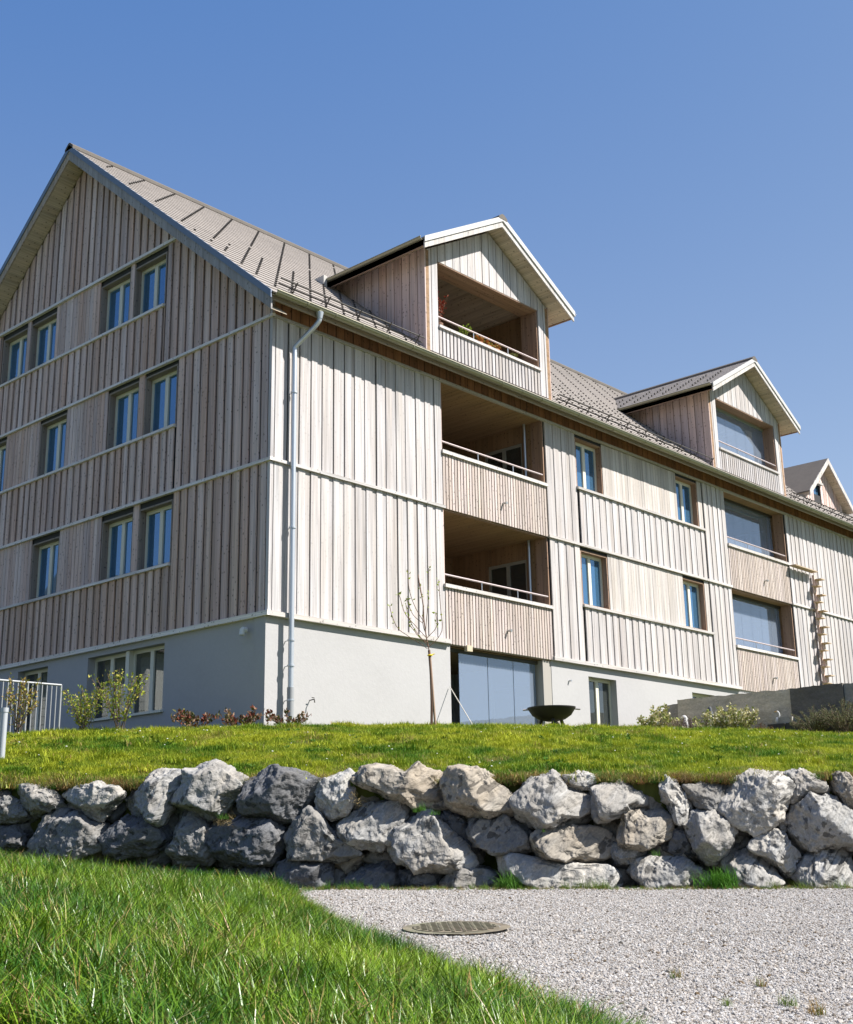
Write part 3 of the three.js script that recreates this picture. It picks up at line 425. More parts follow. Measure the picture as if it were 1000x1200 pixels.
  mesh('ridge_cap', prism([[cx - 0.15, ry - 0.07], [cx + 0.15, ry - 0.07], [cx + 0.15, ry - 0.01], [cx + 0.03, ry + 0.07], [cx - 0.03, ry + 0.07], [cx - 0.15, ry - 0.01]], -4.7, fz + 0.045, 'z'), ridgeMat, d);
  if (glazed) {
    for (let i = 0; i < 6; i++) mesh('glass_panel', box(lerp(o0, o1 - 0.04, i / 6) + 0.004, lerp(o0, o1 - 0.04, (i + 1) / 6) - 0.004, oy0 + 0.02, oy1 - 0.09, -0.385, -0.375, 'v'), clearGlass, d);
    mesh('glazing_rail', box(o0 + 0.02, o1 - 0.03, oy1 - 0.12, oy1 - 0.051, -0.42, -0.345, 'h'), std([0.22, 0.24, 0.2], { roughness: 0.5 }), d);
  }
  return d;
}
dormer(6.5, false); dormer(18.6, true);
{ // small steep dormer further along, only its gable shows above the roof
  const d = groupIn('small_dormer', house), cx = 26.3, fz = -0.9, wz = -1.2, ry = 11.9, sl = 0.86, hw = 1.75, h = (sgn, d0, d1, za, zb, w = hw) => { const q = [[cx, ry - d1], [cx + sgn * w, ry - sl * w - d1], [cx + sgn * w, ry - sl * w - d0], [cx, ry - d0]]; return prism(sgn > 0 ? q : q.reverse(), za, zb, 'z'); };
  for (const s of [-1, 1]) { mesh('roof_deck', h(s, 0.02, 0.16, -3.4, fz - 0.02), soffitWood, d); mesh('tile_courses', h(s, -0.02, 0.019, -3.4, fz + 0.01, hw + 0.03), ridgeMat, d); mesh('bargeboard', h(s, -0.02, 0.19, fz - 0.02, fz + 0.02), trimWood, d); }
  const gp = plate(0, 0, 0, 0, wz - 0.12, wz - 0.03, [[cx - 0.75, cx - 0.2, 10.55, 10.95]], [[cx - 1.5, 10.0], [cx + 1.5, 10.0], [cx + 1.5, ry - sl * 1.5 - 0.15], [cx, ry - 0.15], [cx - 1.5, ry - sl * 1.5 - 0.15]]); mesh('front_core', gp, membrane, d);
  boards(d, cx - 1.5, cx - 0.75, 10.1, 11, 0.2, 0.03, WOOD, { top: x => ry - sl * Math.abs(x - cx) - 0.15, w0: wz - 0.03, w1: wz }); boards(d, cx - 0.2, cx + 1.5, 10.1, 11, 0.2, 0.03, WOOD, { top: x => ry - sl * Math.abs(x - cx) - 0.15, w0: wz - 0.03, w1: wz }); boards(d, cx - 0.75, cx - 0.2, 10.97, 11, 0.2, 0.03, WOOD, { top: x => ry - sl * Math.abs(x - cx) - 0.15, w0: wz - 0.03, w1: wz });
  mesh('window_head', box(cx - 0.82, cx - 0.13, 10.93, 11.0, wz - 0.03, wz + 0.1, 'h'), trimWood, d); mesh('window_pane', box(cx - 0.75, cx - 0.2, 10.55, 10.93, wz - 0.1, wz - 0.09, 'v'), glass, d);
}
// ------------------------------------------------------------------ boulder wall
const rockMap = tex(1024, 1024, (u, v) => {
  const a = vf(u, v, 5, 5, 61, 5), b = vf(u, v, 16, 16, 71, 5), f = vf(u, v, 90, 90, 81, 3), r = 1 - Math.abs(2 * vf(u, v, 8, 8, 91, 4) - 1), l = smooth(0.54, 0.66, b) * smooth(0.4, 0.6, a), vein = smooth(0.93, 0.985, r), w = vf(u, v, 6, 6, 55, 3);
  let g = 0.66 + 0.5 * (a - 0.5) + 0.35 * (f - 0.5) + 0.2 * (b - 0.5); g *= 1 - 0.68 * l; g = lerp(g, 0.95, vein * 0.5); return [g * (1 + 0.12 * (w - 0.5)), g, g * (1 - 0.16 * (w - 0.45))];
}, [0.8, 0.8]);
const rockBump = tex(1024, 1024, (u, v) => { const a = vf(u, v, 12, 12, 71, 6), r = 1 - Math.abs(2 * vf(u, v, 9, 9, 33, 4) - 1), g = 0.7 * a + 0.3 * r; return [g, g, g]; }, [0.8, 0.8], false);
const ROCK = [[0.41, 0.39, 0.36], [0.27, 0.26, 0.245], [0.50, 0.475, 0.435], [0.40, 0.35, 0.285], [0.17, 0.17, 0.175]].map(c => std(c, { map: rockMap, bumpMap: rockBump, bumpScale: 0.06, roughness: 0.95 }));  // the dark tones are dark stone with shade painted into the colour
const CROP = { 1: [0, 890, 0.2], 2: [180, 890, 0.2], 3: [360, 890, 0.2], 4: [520, 890, 0.2], 5: [680, 890, 0.18], 6: [820, 890, 0.18] };
const STONES = [ // outlines of the stones; [crop, push back, stone tone (shade painted into the dark ones), points]
  [1, 0, 0, [[105, 165], [160, 150], [215, 160], [290, 165], [345, 235], [365, 270], [250, 300], [180, 315], [120, 260]]],
  [1, 0, 2, [[380, 210], [425, 155], [520, 142], [620, 165], [690, 155], [728, 205], [660, 290], [600, 350], [550, 345], [490, 290], [420, 260]]],
  [1, 0, 1, [[-40, 250], [0, 240], [60, 222], [115, 270], [140, 330], [80, 362], [0, 370], [-40, 350]]], [1, 0.05, 4, [[-30, 395], [60, 395], [140, 440], [130, 500], [0, 530], [-40, 480]]],
  [1, 0, 1, [[215, 490], [250, 340], [330, 290], [420, 310], [520, 335], [600, 390], [590, 500], [480, 560], [300, 570]]], [1, 0, 4, [[605, 465], [660, 400], [740, 345], [840, 350], [960, 420], [990, 470], [860, 550], [700, 560], [640, 540]]],
  [1, 0.15, 1, [[735, 230], [780, 165], [835, 140], [880, 180], [880, 300], [870, 350], [800, 320]]],
  [2, 0, 0, [[-65, 180], [-45, 100], [0, 70], [60, 62], [140, 75], [162, 115], [135, 200], [110, 280], [80, 350], [30, 378], [-30, 350], [-60, 260]]],
  [2, 0, 0, [[165, 200], [220, 95], [300, 40], [350, 25], [450, 65], [530, 105], [550, 140], [500, 215], [430, 270], [380, 320], [330, 350], [260, 320], [180, 280], [150, 260]]],
  [2, 0, 4, [[515, 240], [560, 150], [620, 100], [690, 60], [760, 55], [880, 90], [955, 135], [940, 210], [890, 290], [830, 350], [750, 370], [640, 340], [540, 300]]],
  [2, 0, 1, [[130, 400], [180, 315], [240, 325], [310, 400], [330, 470], [355, 540], [300, 600], [160, 600], [110, 540], [125, 460]]],
  [2, 0, 4, [[330, 470], [360, 420], [520, 360], [660, 365], [750, 410], [775, 460], [740, 550], [680, 610], [560, 615], [420, 590], [350, 540]]],
  [3, 0, 1, [[-95, 460], [-50, 370], [30, 320], [90, 340], [130, 420], [200, 480], [300, 520], [310, 560], [180, 585], [40, 585], [-50, 560]]],
  [2, 0, 4, [[490, 680], [540, 635], [620, 620], [680, 650], [690, 720], [560, 760]]], [2, 0, 4, [[690, 690], [720, 640], [800, 590], [940, 590], [1040, 590], [1030, 680], [980, 770], [800, 770], [700, 740]]], [2, 0.1, 4, [[-40, 400], [70, 400], [100, 450], [60, 520], [-30, 520]]],
  [3, 0, 2, [[65, 180], [110, 120], [180, 90], [235, 65], [262, 100], [255, 170], [265, 250], [220, 310], [150, 345], [90, 290], [70, 230]]],
  [3, 0, 3, [[270, 130], [335, 45], [420, 40], [500, 40], [580, 75], [630, 40], [690, 60], [770, 75], [820, 130], [828, 210], [800, 275], [720, 270], [620, 260], [480, 220], [380, 180], [310, 160]]],
  [3, 0, 0, [[190, 390], [280, 310], [380, 260], [510, 255], [575, 300], [580, 350], [520, 430], [430, 520], [350, 510], [230, 460], [200, 430]]],
  [3, 0, 0, [[485, 500], [540, 410], [620, 370], [690, 325], [750, 345], [820, 400], [900, 490], [960, 580], [940, 620], [800, 650], [640, 630], [530, 600], [500, 560]]],
  [3, 0.05, 4, [[230, 700], [340, 640], [450, 610], [540, 640], [560, 720], [450, 780], [280, 770]]], [3, 0.05, 4, [[560, 660], [700, 640], [800, 660], [800, 750], [640, 775], [570, 740]]], [3, 0, 1, [[795, 720], [850, 650], [940, 625], [1050, 640], [1120, 680], [1110, 760], [960, 780], [830, 770]]], [3, 0.2, 4, [[770, 330], [850, 300], [960, 400], [990, 520], [920, 560], [840, 450]]],
  [4, 0, 3, [[20, 150], [60, 80], [120, 65], [200, 50], [280, 95], [350, 140], [415, 210], [420, 290], [310, 330], [200, 335], [80, 300], [25, 260]]],
  [4, 0, 0, [[425, 230], [480, 160], [530, 110], [640, 105], [700, 130], [730, 170], [800, 180], [870, 210], [912, 250], [900, 310], [820, 370], [700, 375], [560, 395], [500, 340], [430, 290]]],
  [4, 0.05, 2, [[700, 100], [800, 78], [915, 95], [920, 140], [860, 172], [760, 168], [715, 145]]],
  [4, 0, 1, [[160, 420], [200, 350], [330, 350], [450, 370], [520, 410], [540, 470], [520, 530], [440, 550], [300, 540], [200, 510], [165, 460]]],
  [4, 0, 3, [[545, 470], [600, 430], [720, 390], [860, 395], [950, 430], [985, 520], [940, 570], [840, 590], [700, 590], [600, 580], [550, 520]]],
  [4, 0, 2, [[350, 580], [370, 545], [480, 565], [640, 610], [800, 620], [940, 610], [1010, 650], [1040, 710], [1000, 770], [800, 780], [600, 770], [420, 720], [360, 650]]],
  [4, 0.2, 4, [[10, 310], [120, 320], [190, 400], [200, 520], [120, 520], [60, 420]]], [4, 0.2, 4, [[320, 330], [470, 330], [560, 400], [540, 450], [420, 400]]],
  [5, 0.08, 0, [[90, 200], [180, 170], [330, 165], [430, 170], [530, 205], [535, 310], [430, 315], [330, 320], [270, 350], [180, 400], [110, 410], [80, 380], [80, 290]]],
  [5, 0, 2, [[540, 200], [570, 120], [620, 150], [690, 220], [730, 300], [720, 360], [680, 420], [620, 410], [580, 300], [545, 270]]],
  [5, 0, 3, [[240, 500], [260, 420], [290, 330], [350, 315], [450, 340], [540, 345], [600, 390], [600, 450], [540, 520], [440, 570], [330, 560], [260, 550]]],
  [5, 0, 0, [[200, 600], [240, 555], [330, 555], [410, 570], [400, 620], [340, 670], [270, 665], [210, 640]]], [5, 0, 0, [[350, 760], [370, 660], [520, 645], [680, 650], [760, 710], [770, 760], [700, 860], [560, 870], [470, 870], [400, 820]]],
  [5, 0.05, 1, [[680, 180], [790, 155], [900, 150], [950, 200], [930, 270], [870, 340], [800, 320], [720, 260]]],
  [5, 0, 0, [[690, 400], [740, 345], [820, 340], [960, 380], [1010, 410], [1010, 520], [980, 600], [900, 660], [830, 660], [740, 560], [700, 480]]], [5, 0.18, 4, [[560, 480], [690, 430], [760, 560], [780, 650], [640, 660], [540, 600]]],
  [6, 0, 2, [[130, 330], [200, 200], [260, 110], [400, 85], [550, 95], [590, 130], [595, 230], [540, 290], [520, 380], [430, 470], [340, 465], [250, 430], [190, 380]]],
  [6, 0, 0, [[565, 95], [660, 70], [760, 110], [830, 150], [862, 195], [830, 225], [720, 235], [620, 270], [595, 260], [585, 130]]],
  [6, 0, 0, [[590, 380], [610, 300], [700, 260], [830, 235], [910, 260], [960, 330], [990, 400], [990, 480], [940, 540], [840, 550], [700, 570], [640, 520], [600, 450]]],
  [6, 0.08, 1, [[495, 450], [520, 340], [560, 325], [580, 370], [575, 440], [540, 475]]], [6, 0, 2, [[340, 590], [400, 510], [470, 455], [560, 480], [590, 560], [640, 620], [655, 670], [620, 730], [570, 765], [510, 700], [440, 650]]],
  [6, 0, 0, [[160, 670], [200, 630], [320, 610], [410, 650], [480, 710], [535, 790], [500, 850], [420, 875], [320, 875], [230, 820]]], [6, 0, 0, [[640, 700], [700, 640], [800, 590], [920, 580], [1000, 640], [1010, 760], [960, 850], [820, 860], [690, 840], [640, 770]]],
  [6, 0, 3, [[880, 130], [920, 95], [1000, 120], [1060, 200], [1040, 330], [960, 300], [900, 210]]], [6, 0.05, 1, [[960, 420], [1040, 400], [1080, 500], [1030, 580], [960, 575], [950, 520]]], [6, 0.2, 4, [[230, 450], [420, 470], [380, 560], [300, 610], [220, 580]]],
];
const bWall = thing('boulder_wall', 'dry-laid retaining wall of grey limestone boulders beside the gravel path', 'stone wall');
function boulder(poly, cs, cy, back, mat, detail = 24) { // poly: [ds, dy] round the centre, metres
  const key = rnd() * 50, n = poly.length, R = a => { // star radius at angle a
    const c = Math.cos(a), s = Math.sin(a); let best = 0;
    for (let i = 0; i < n; i++) { const [x1, y1] = poly[i], [x2, y2] = poly[(i + 1) % n], ex = x2 - x1, ey = y2 - y1, den = c * ey - s * ex; if (Math.abs(den) < 1e-9) continue; const r = (x1 * ey - y1 * ex) / den, k = Math.abs(ex) > Math.abs(ey) ? (r * c - x1) / ex : (r * s - y1) / ey; if (r > 0 && k >= -1e-6 && k <= 1 + 1e-6) best = Math.max(best, r); }
    return best || 0.2;
  };
  const tab = []; for (let i = 0; i < 128; i++) tab.push(R(i / 128 * 2 * Math.PI)); const sm = tab.map((_, i) => (tab[(i + 127) % 128] + 2 * tab[i] + tab[(i + 1) % 128]) / 4), mean = sm.reduce((a, b) => a + b) / 128, D = clamp(mean * 0.95, 0.16, 0.42);
  const g = new THREE.IcosahedronGeometry(1, detail), P = g.attributes.position, uv = [], planes = [];
  for (let i = 0; i < 13; i++) { const z = 1 - 2 * (i + 0.5) / 13 + rr(-0.08, 0.08), a = i * 2.39996 + key + rr(-0.45, 0.45), q = Math.sqrt(Math.max(0, 1 - z * z)); planes.push([q * Math.cos(a), q * Math.sin(a), z, rr(0.64, 0.95)]); }
  const p = V(0, 0, 0), back0 = back, right = smooth(-2.5, 1.5, cs), lean = [lerp(rr(-0.8, 1.0), rr(-2.2, -0.3), right), rr(-2.0, -0.3)];
  for (let i = 0; i < P.count; i++) {
    let x = P.getX(i), y = P.getY(i), z = P.getZ(i);
    let rp = 1.12; for (const [a, b, c, d] of planes) { const k = x * a + y * b + z * c; if (k > 0.2) rp = Math.min(rp, d / k); } const edge = Math.abs(z), rq = lerp(1.0 + 0.25 * (rp - 0.95), rp * 1.1, smooth(0.03, 0.4, edge));
    const h = Math.hypot(x, y), ang = (Math.atan2(y, x) + 2 * Math.PI) % (2 * Math.PI), fi = ang / (2 * Math.PI) * 128, i0 = Math.floor(fi) % 128, rad = lerp(sm[i0], sm[(i0 + 1) % 128], fi - Math.floor(fi)), hh = Math.pow(h, 0.7) || 0;
    let px = h > 1e-6 ? x / h * rad * hh * rq : 0, py = h > 1e-6 ? y / h * rad * hh * rq : 0, pz = Math.sign(z) * Math.pow(Math.abs(z), 0.9) * D * rq; pz += 0.26 * D * (px * lean[0] + py * lean[1]) / mean;
    const nz = 0.05 * mean * fbm(px * 3 + key, py * 3, pz * 3, 5) + 0.035 - 0.11 * Math.abs(fbm(px * 5 + key, py * 5 + 3, pz * 5 + 2 * px, 5)) - 0.03 * Math.abs(noise(px * 19 - key, py * 11, pz * 19)) - 0.018 * Math.abs(noise(px * 41, py * 41 - key, pz * 41)), sc = 1 + nz / Math.max(0.12, Math.hypot(px, py, pz));
    px *= sc; py *= sc; pz *= sc; uv.push(px + 0.6 * pz + key, py + 0.4 * pz + key * 0.7);
    const t = wallT(cs) + 0.28 + back0 + 0.24 * clamp((cy + 1.45) / 1.3, 0, 1) - pz; p.copy(W(cs + px, t, cy + py)); P.setXYZ(i, p.x, p.y, p.z);
  }
  g.setAttribute('uv', new THREE.Float32BufferAttribute(uv, 2));
  // weld normals
  const map = new Map(), N = new Float32Array(P.count * 3); g.computeVertexNormals(); const nn = g.attributes.normal;
  for (let i = 0; i < P.count; i++) { const k = `${Math.round(P.getX(i) * 2e4)},${Math.round(P.getY(i) * 2e4)},${Math.round(P.getZ(i) * 2e4)}`; let m = map.get(k); if (!m) map.set(k, m = [0, 0, 0]); m[0] += nn.getX(i); m[1] += nn.getY(i); m[2] += nn.getZ(i); N[i * 3] = 0; }
  for (let i = 0; i < P.count; i++) { const m = map.get(`${Math.round(P.getX(i) * 2e4)},${Math.round(P.getY(i) * 2e4)},${Math.round(P.getZ(i) * 2e4)}`), l = Math.hypot(...m) || 1; nn.setXYZ(i, m[0] / l, m[1] / l, m[2] / l); }
  mesh('boulder', g, mat, bWall);
}
for (const [c, back, tone, pts] of STONES) {
  const [ox, oy, k] = CROP[c], px = pts.map(([x, y]) => [ox + x * k, oy + y * k]), mx = px.reduce((a, q) => a + q[0], 0) / px.length, my = px.reduce((a, q) => a + q[1], 0) / px.length;
  const s0 = (mx - 500) / CAM.f * 15, cy0 = atT(mx, my, 15).y, T = wallT(s0) + 0.2 + back + 0.24 * clamp((cy0 + 1.45) / 1.3, 0, 1), C = atT(mx, my, T), cs = toS(C);
  boulder(px.map(([x, y]) => { const p = atT(x, y, T); return [(toS(p) - cs) * 1.13, (p.y - C.y) * 1.13]; }).reverse(), cs, C.y, back, ROCK[tone]);
}
for (const row of [0, 1, 2, 3]) for (let q = -5.6 + row * 0.2; q < 5.7; q += rr(0.42, 0.62)) { const a = rr(0.2, 0.34), b = rr(0.16, 0.24), o = []; for (let i = 0; i < 8; i++) { const t = i / 8 * 2 * Math.PI, k = rr(0.85, 1.15); o.push([a * k * Math.cos(t), b * k * Math.sin(t)]); } boulder(o, q, -1.38 - 0.012 * q + row * 0.3, 0.28, pick([ROCK[1], ROCK[3], ROCK[4]]), 9); } // packing stones behind the joints
for (const [sa, sb] of [[-9.5, -5.5], [5.65, 10]]) for (const row of [0, 1, 2]) for (let s = sa + row * 0.25; s < sb; s += rr(0.75, 1.0)) { const a = rr(0.36, 0.5), b = rr(0.22, 0.3), q = []; for (let i = 0; i < 9; i++) { const t = i / 9 * 2 * Math.PI, k = rr(0.85, 1.12); q.push([a * k * Math.cos(t), b * k * Math.sin(t)]); } boulder(q, s, -1.3 - 0.012 * s + row * 0.44, 0, pick(ROCK)); }

// ------------------------------------------------------------------ grass, gravel stones
const leafMat = (o = {}) => new THREE.MeshPhysicalMaterial({ color: 0xffffff, roughness: 0.8, specularIntensity: 0.3, transmission: 0.25, thickness: 0, side: THREE.DoubleSide, ...o });
function blade(h, w, lean, dir, x, z, seg = 3) {
  const pos = [], c = Math.cos(dir), s = Math.sin(dir), q = [];
  for (let i = 0; i <= seg; i++) { const k = i / seg, b = lean * k * k * h, ww = w * (1 - Math.pow(k, 1.6)) * 0.5, y = h * k * (1 - 0.25 * lean * k); q.push([x + c * b - s * ww, y, z + s * b + c * ww], [x + c * b + s * ww, y, z + s * b - c * ww]); }
  for (let i = 0; i < seg; i++) { const a = q[2 * i], b = q[2 * i + 1], d = q[2 * i + 2], e = q[2 * i + 3]; pos.push(...a, ...b, ...d); if (i < seg - 1) pos.push(...b, ...e, ...d); }
  return pos;
}
function tuft(n, h0, h1, w, spread, lean, seg) { const pos = []; for (let i = 0; i < n; i++) pos.push(...blade(rr(h0, h1), w * rr(0.7, 1.2), rr(0.1, lean), rr(0, 6.283), rr(-spread, spread), rr(-spread, spread), seg)); const g = new THREE.BufferGeometry(); g.setAttribute('position', new THREE.Float32BufferAttribute(pos, 3)); g.computeVertexNormals(); return g; }
function scatter(name, geo, mat, spots) { // spots: [Vector3, scale, color]
  const m = new THREE.InstancedMesh(geo, mat, spots.length), M = new THREE.Matrix4(), q = new THREE.Quaternion(), Yax = V(0, 1, 0), c = new THREE.Color(), e = new THREE.Euler();
  spots.forEach(([p, s, col, tilt], i) => { if (tilt) q.setFromEuler(e.set(rr(-tilt, tilt), rr(0, 6.283), rr(-tilt, tilt))); else q.setFromAxisAngle(Yax, rr(0, 6.283)); M.compose(p, q, typeof s === 'number' ? V(s, s, s) : s); m.setMatrixAt(i, M); m.setColorAt(i, c.setRGB(...col)); });
  m.name = name; m.userData = { kind: 'stuff' }; shade(m); scene.add(m); return m;
}
{ // tall meadow on the bank
  const geos = [tuft(8, 0.06, 0.17, 0.0058, 0.035, 1.3, 4), tuft(8, 0.04, 0.13, 0.0052, 0.045, 1.8, 4), tuft(5, 0.10, 0.23, 0.0068, 0.03, 1.0, 4)], sp = [[], [], []];
  for (let i = 0; i < 120000; i++) {
    const t = 3.2 + 11.3 * Math.pow(rnd(), 1.1), s = rr(-0.43 * t - 0.6, edgeS(t) + 0.2); if (rnd() > smooth(-0.16, 0.25, edgeS(t) - s) * 0.97 + 0.03) continue;
    const p = W(s, t, bankY(s, t) - 0.005), k = fbm(s * 0.6, t * 0.6, 1, 3), tone = clamp(0.45 + 1.5 * k + rr(-0.4, 0.4), 0, 1), dry = rnd() < 0.09;
    const col = dry ? [rr(0.25, 0.4), rr(0.2, 0.3), rr(0.06, 0.12)] : [lerp(0.025, 0.20, tone), lerp(0.105, 0.30, tone), lerp(0.003, 0.012, tone)];
    sp[i % 3].push([p, rr(0.6, 1.25) * (0.55 + 0.45 * smooth(-0.1, 0.5, edgeS(t) - s)) * (1 + 0.5 * fbm(s * 2.5, t * 2.5, 41, 2)), col, 0.38]);
  }
  geos.forEach((g, i) => scatter(['meadow_grass', 'meadow_grass_001', 'meadow_grass_002'][i], g, leafMat({ roughness: 0.33, specularIntensity: 0.6, transmission: 0.18 }), sp[i]));
}
const lawnCol = (s, t) => { const k = fbm(s * 0.55, t * 0.8, 4, 4), m = fbm(s * 2.2, t * 2.6, 8, 3), tone = clamp(0.6 + 1.5 * k + 1.3 * m + rr(-0.3, 0.3), 0, 1); return [lerp(0.07, 0.41, tone), lerp(0.18, 0.44, tone), lerp(0.010, 0.033, tone)]; };
{ // short lawn
  const geos = [tuft(9, 0.025, 0.06, 0.006, 0.05, 0.9, 2), tuft(8, 0.02, 0.05, 0.007, 0.055, 1.0, 2)], sp = [[], []];
  for (let i = 0; i < 190000; i++) {
    const s = rr(-9, 12), t0 = lawnEdge(s), t1 = browT(s) + 0.9; const t = lerp(t0, t1, rnd()); if (Math.abs(s) > 0.4 * t + 0.6) continue;
    const p = W(s, t, lawnY(s, t) - 0.003); if (p.x > -0.02 && p.z < 0.0) continue;
    const near = 1 - smooth(0.05, 0.5, t - t0), dry = rnd() < 0.55 * near + 0.03 + 0.4 * smooth(0.12, 0.3, fbm(s * 1.4, t * 1.6, 21, 3));
    sp[i % 2].push([p, rr(0.6, 1.3) * (1 + 0.3 * near) * (1 + 1.1 * smooth(0.05, 0.3, fbm(s * 3.1, t * 3.1, 31, 3))), dry ? [rr(0.32, 0.46), rr(0.28, 0.38), rr(0.08, 0.13)] : lawnCol(s, t)]);
  }
  geos.forEach((g, i) => scatter(['lawn_grass', 'lawn_grass_001'][i], g, leafMat(), sp[i]));
  const wd = [], da = [], rose = tuft(9, 0.05, 0.09, 0.03, 0.02, 1.9, 3), daisy = new THREE.SphereGeometry(0.012, 6, 4).scale(1, 0.5, 1);
  for (let i = 0; i < 1500; i++) { const s = rr(-8, 10), t = lerp(lawnEdge(s) + 0.3, browT(s) + 0.3, rnd()); if (fbm(s * 0.8, t * 0.8, 51, 2) < -0.02) continue; wd.push([W(s, t, lawnY(s, t)), rr(0.5, 1.2), [rr(0.05, 0.09), rr(0.13, 0.19), 0.02]]); if (i % 5 === 0) { const a = s + rr(-1, 1), b = t + rr(-0.2, 0.2); da.push([W(a, b, lawnY(a, b) + 0.055), rr(0.7, 1.3), [0.75, 0.75, 0.68]]); } }
  scatter('lawn_weeds', rose, leafMat(), wd); scatter('lawn_daisies', daisy, std([1, 1, 1]), da);
  // overhanging fringe and thatch above the stones
  const fr = [tuft(14, 0.07, 0.17, 0.006, 0.06, 1.6, 3)], f = []; for (let i = 0; i < 5200; i++) { const s = rr(-8, 8), t = lawnEdge(s) + rr(-0.04, 0.18), dry = fbm(s * 1.7, 3, 3, 3) + rr(-0.25, 0.25) > -0.08; f.push([W(s, t, lawnY(s, Math.max(t, lawnEdge(s))) - 0.01), rr(0.4, 1.0), dry ? [rr(0.17, 0.26), rr(0.11, 0.17), rr(0.04, 0.06)] : [0.07, 0.15, 0.018], 0.5]); }
  scatter('thatch_grass', fr[0], leafMat(), f);
}
{ // tufts at the foot of the wall and in its joints
  const g = tuft(26, 0.08, 0.26, 0.008, 0.09, 1.3, 4), sp = [], at = (px, py, k, col, n = 1, w = 0) => { for (let i = 0; i < n; i++) { const x = px + rr(-w, w), p = atT(x, py, wallT((x - 500) / 95) - 0.08); p.y = Math.max(p.y, gravelY(toS(p), toT(p)) - 0.01); sp.push([p, k * rr(0.7, 1.2), col]); } };
  const G1 = [0.075, 0.19, 0.02], G2 = [0.13, 0.2, 0.03];
  at(838, 1046, 1.25, [0.08, 0.22, 0.02], 14, 16); at(845, 1035, 0.9, [0.08, 0.22, 0.02], 6, 10); at(598, 1046, 1.0, G1, 12, 11); at(570, 1047, 0.45, G2, 10, 22); at(690, 1046, 0.6, G2, 20, 28); at(905, 1046, 0.6, G2, 8, 8); at(965, 1044, 0.55, G2, 20, 30); at(420, 1043, 0.5, G1, 14, 40); at(395, 1045, 0.4, G2, 10, 30); at(500, 1046, 0.3, G2, 8, 30);
  for (const [x, y, k] of [[497, 950, 0.55], [485, 952, 0.4], [510, 955, 0.4], [262, 960, 0.4], [770, 1003, 0.35], [640, 975, 0.2]]) at(x, y, k, G1, 2, 4);
  for (const [x, y] of [[265, 965], [272, 962], [258, 968], [414, 935], [418, 940]]) sp.push([atT(x, y, wallT(0) + 0.12), 0.6, [0.3, 0.23, 0.11], 1.2]);
  for (let i = 0; i < 900; i++) { const s = rr(-1.5, 6.5), t = wallT(s) - Math.abs(rr(0, 0.3)) + 0.05; sp.push([W(s, t, gravelY(s, t)), rr(0.12, 0.3), rnd() < 0.5 ? [0.24, 0.19, 0.07] : G2]); }
  for (const [x, y, k] of [[791, 1146, 0.45], [892, 1157, 0.45], [852, 1179, 0.35], [925, 1180, 0.5], [955, 1190, 0.55]]) { let t = 8; for (let i = 0; i < 30; i++) { const p = atT(x, y, t); t += (p.y - gravelY(toS(p), t)) * 4; } const p = atT(x, y, t); for (let i = 0; i < 3; i++) sp.push([p.clone().add(V(rr(-0.03, 0.03), 0, rr(-0.03, 0.03))), k * rr(0.5, 0.9), rnd() < 0.4 ? [0.3, 0.2, 0.07] : G2]); }
  scatter('wall_grass', g, leafMat(), sp);
  // yellow flowers in the meadow edge
  const fl = new THREE.SphereGeometry(0.014, 8, 6); fl.scale(1, 0.55, 1);
  for (const [x, y, k] of [[525, 1124, 10.2], [546, 1122, 10.1], [532, 1112, 10.4], [556, 1118, 10.3], [190, 1186, 6.4]]) { const p = atT(x, y, k), gy = bankY(toS(p), k), d = thing('dandelion', 'yellow dandelion head on a thin stalk in the meadow edge', 'flower', 'yellow flowers in the meadow'); mesh('flower_head', fl.clone().translate(p.x, p.y, p.z), std([0.75, 0.45, 0.02]), d); mesh('stalk', bar(V(p.x, Math.min(gy, p.y - 0.05), p.z), p, 0.003, 0.003, 5), std([0.1, 0.18, 0.03]), d); }
}
{ // loose stones on the path
  const g = new THREE.IcosahedronGeometry(1, 0), sp = [], lay = (s, t, r) => { const c = rnd() < 0.15 ? rr(0.06, 0.16) : rr(0.2, 0.42), w = rr(0.01, 0.06); sp.push([W(s, t, gravelY(s, t) + r * 0.15), V(r, r * rr(0.5, 0.8), r * rr(0.7, 1.2)), [c + w * 0.6, c, c - w * 0.6], 0.8]); };
  for (let i = 0; i < 290000; i++) { const t = 5.8 + 9.2 * Math.pow(rnd(), 1.1), s = rr(edgeS(t) - 0.3, Math.min(0.42 * t + 0.5, 7)); if (fbm(s * 0.9, t * 0.9, 17, 3) + rr(-0.35, 0.35) < 0.28) lay(s, t, rr(0.004, 0.0105) * (rnd() < 0.03 ? 1.9 : 1)); }
  for (let i = 0; i < 2500; i++) { const s = rr(-1, 6.5), t = wallT(s) + rr(-0.25, 0.2); lay(s, t, rr(0.006, 0.02)); }
  scatter('gravel_stones', g, std([1, 1, 1], { roughness: 0.95 }), sp);
}

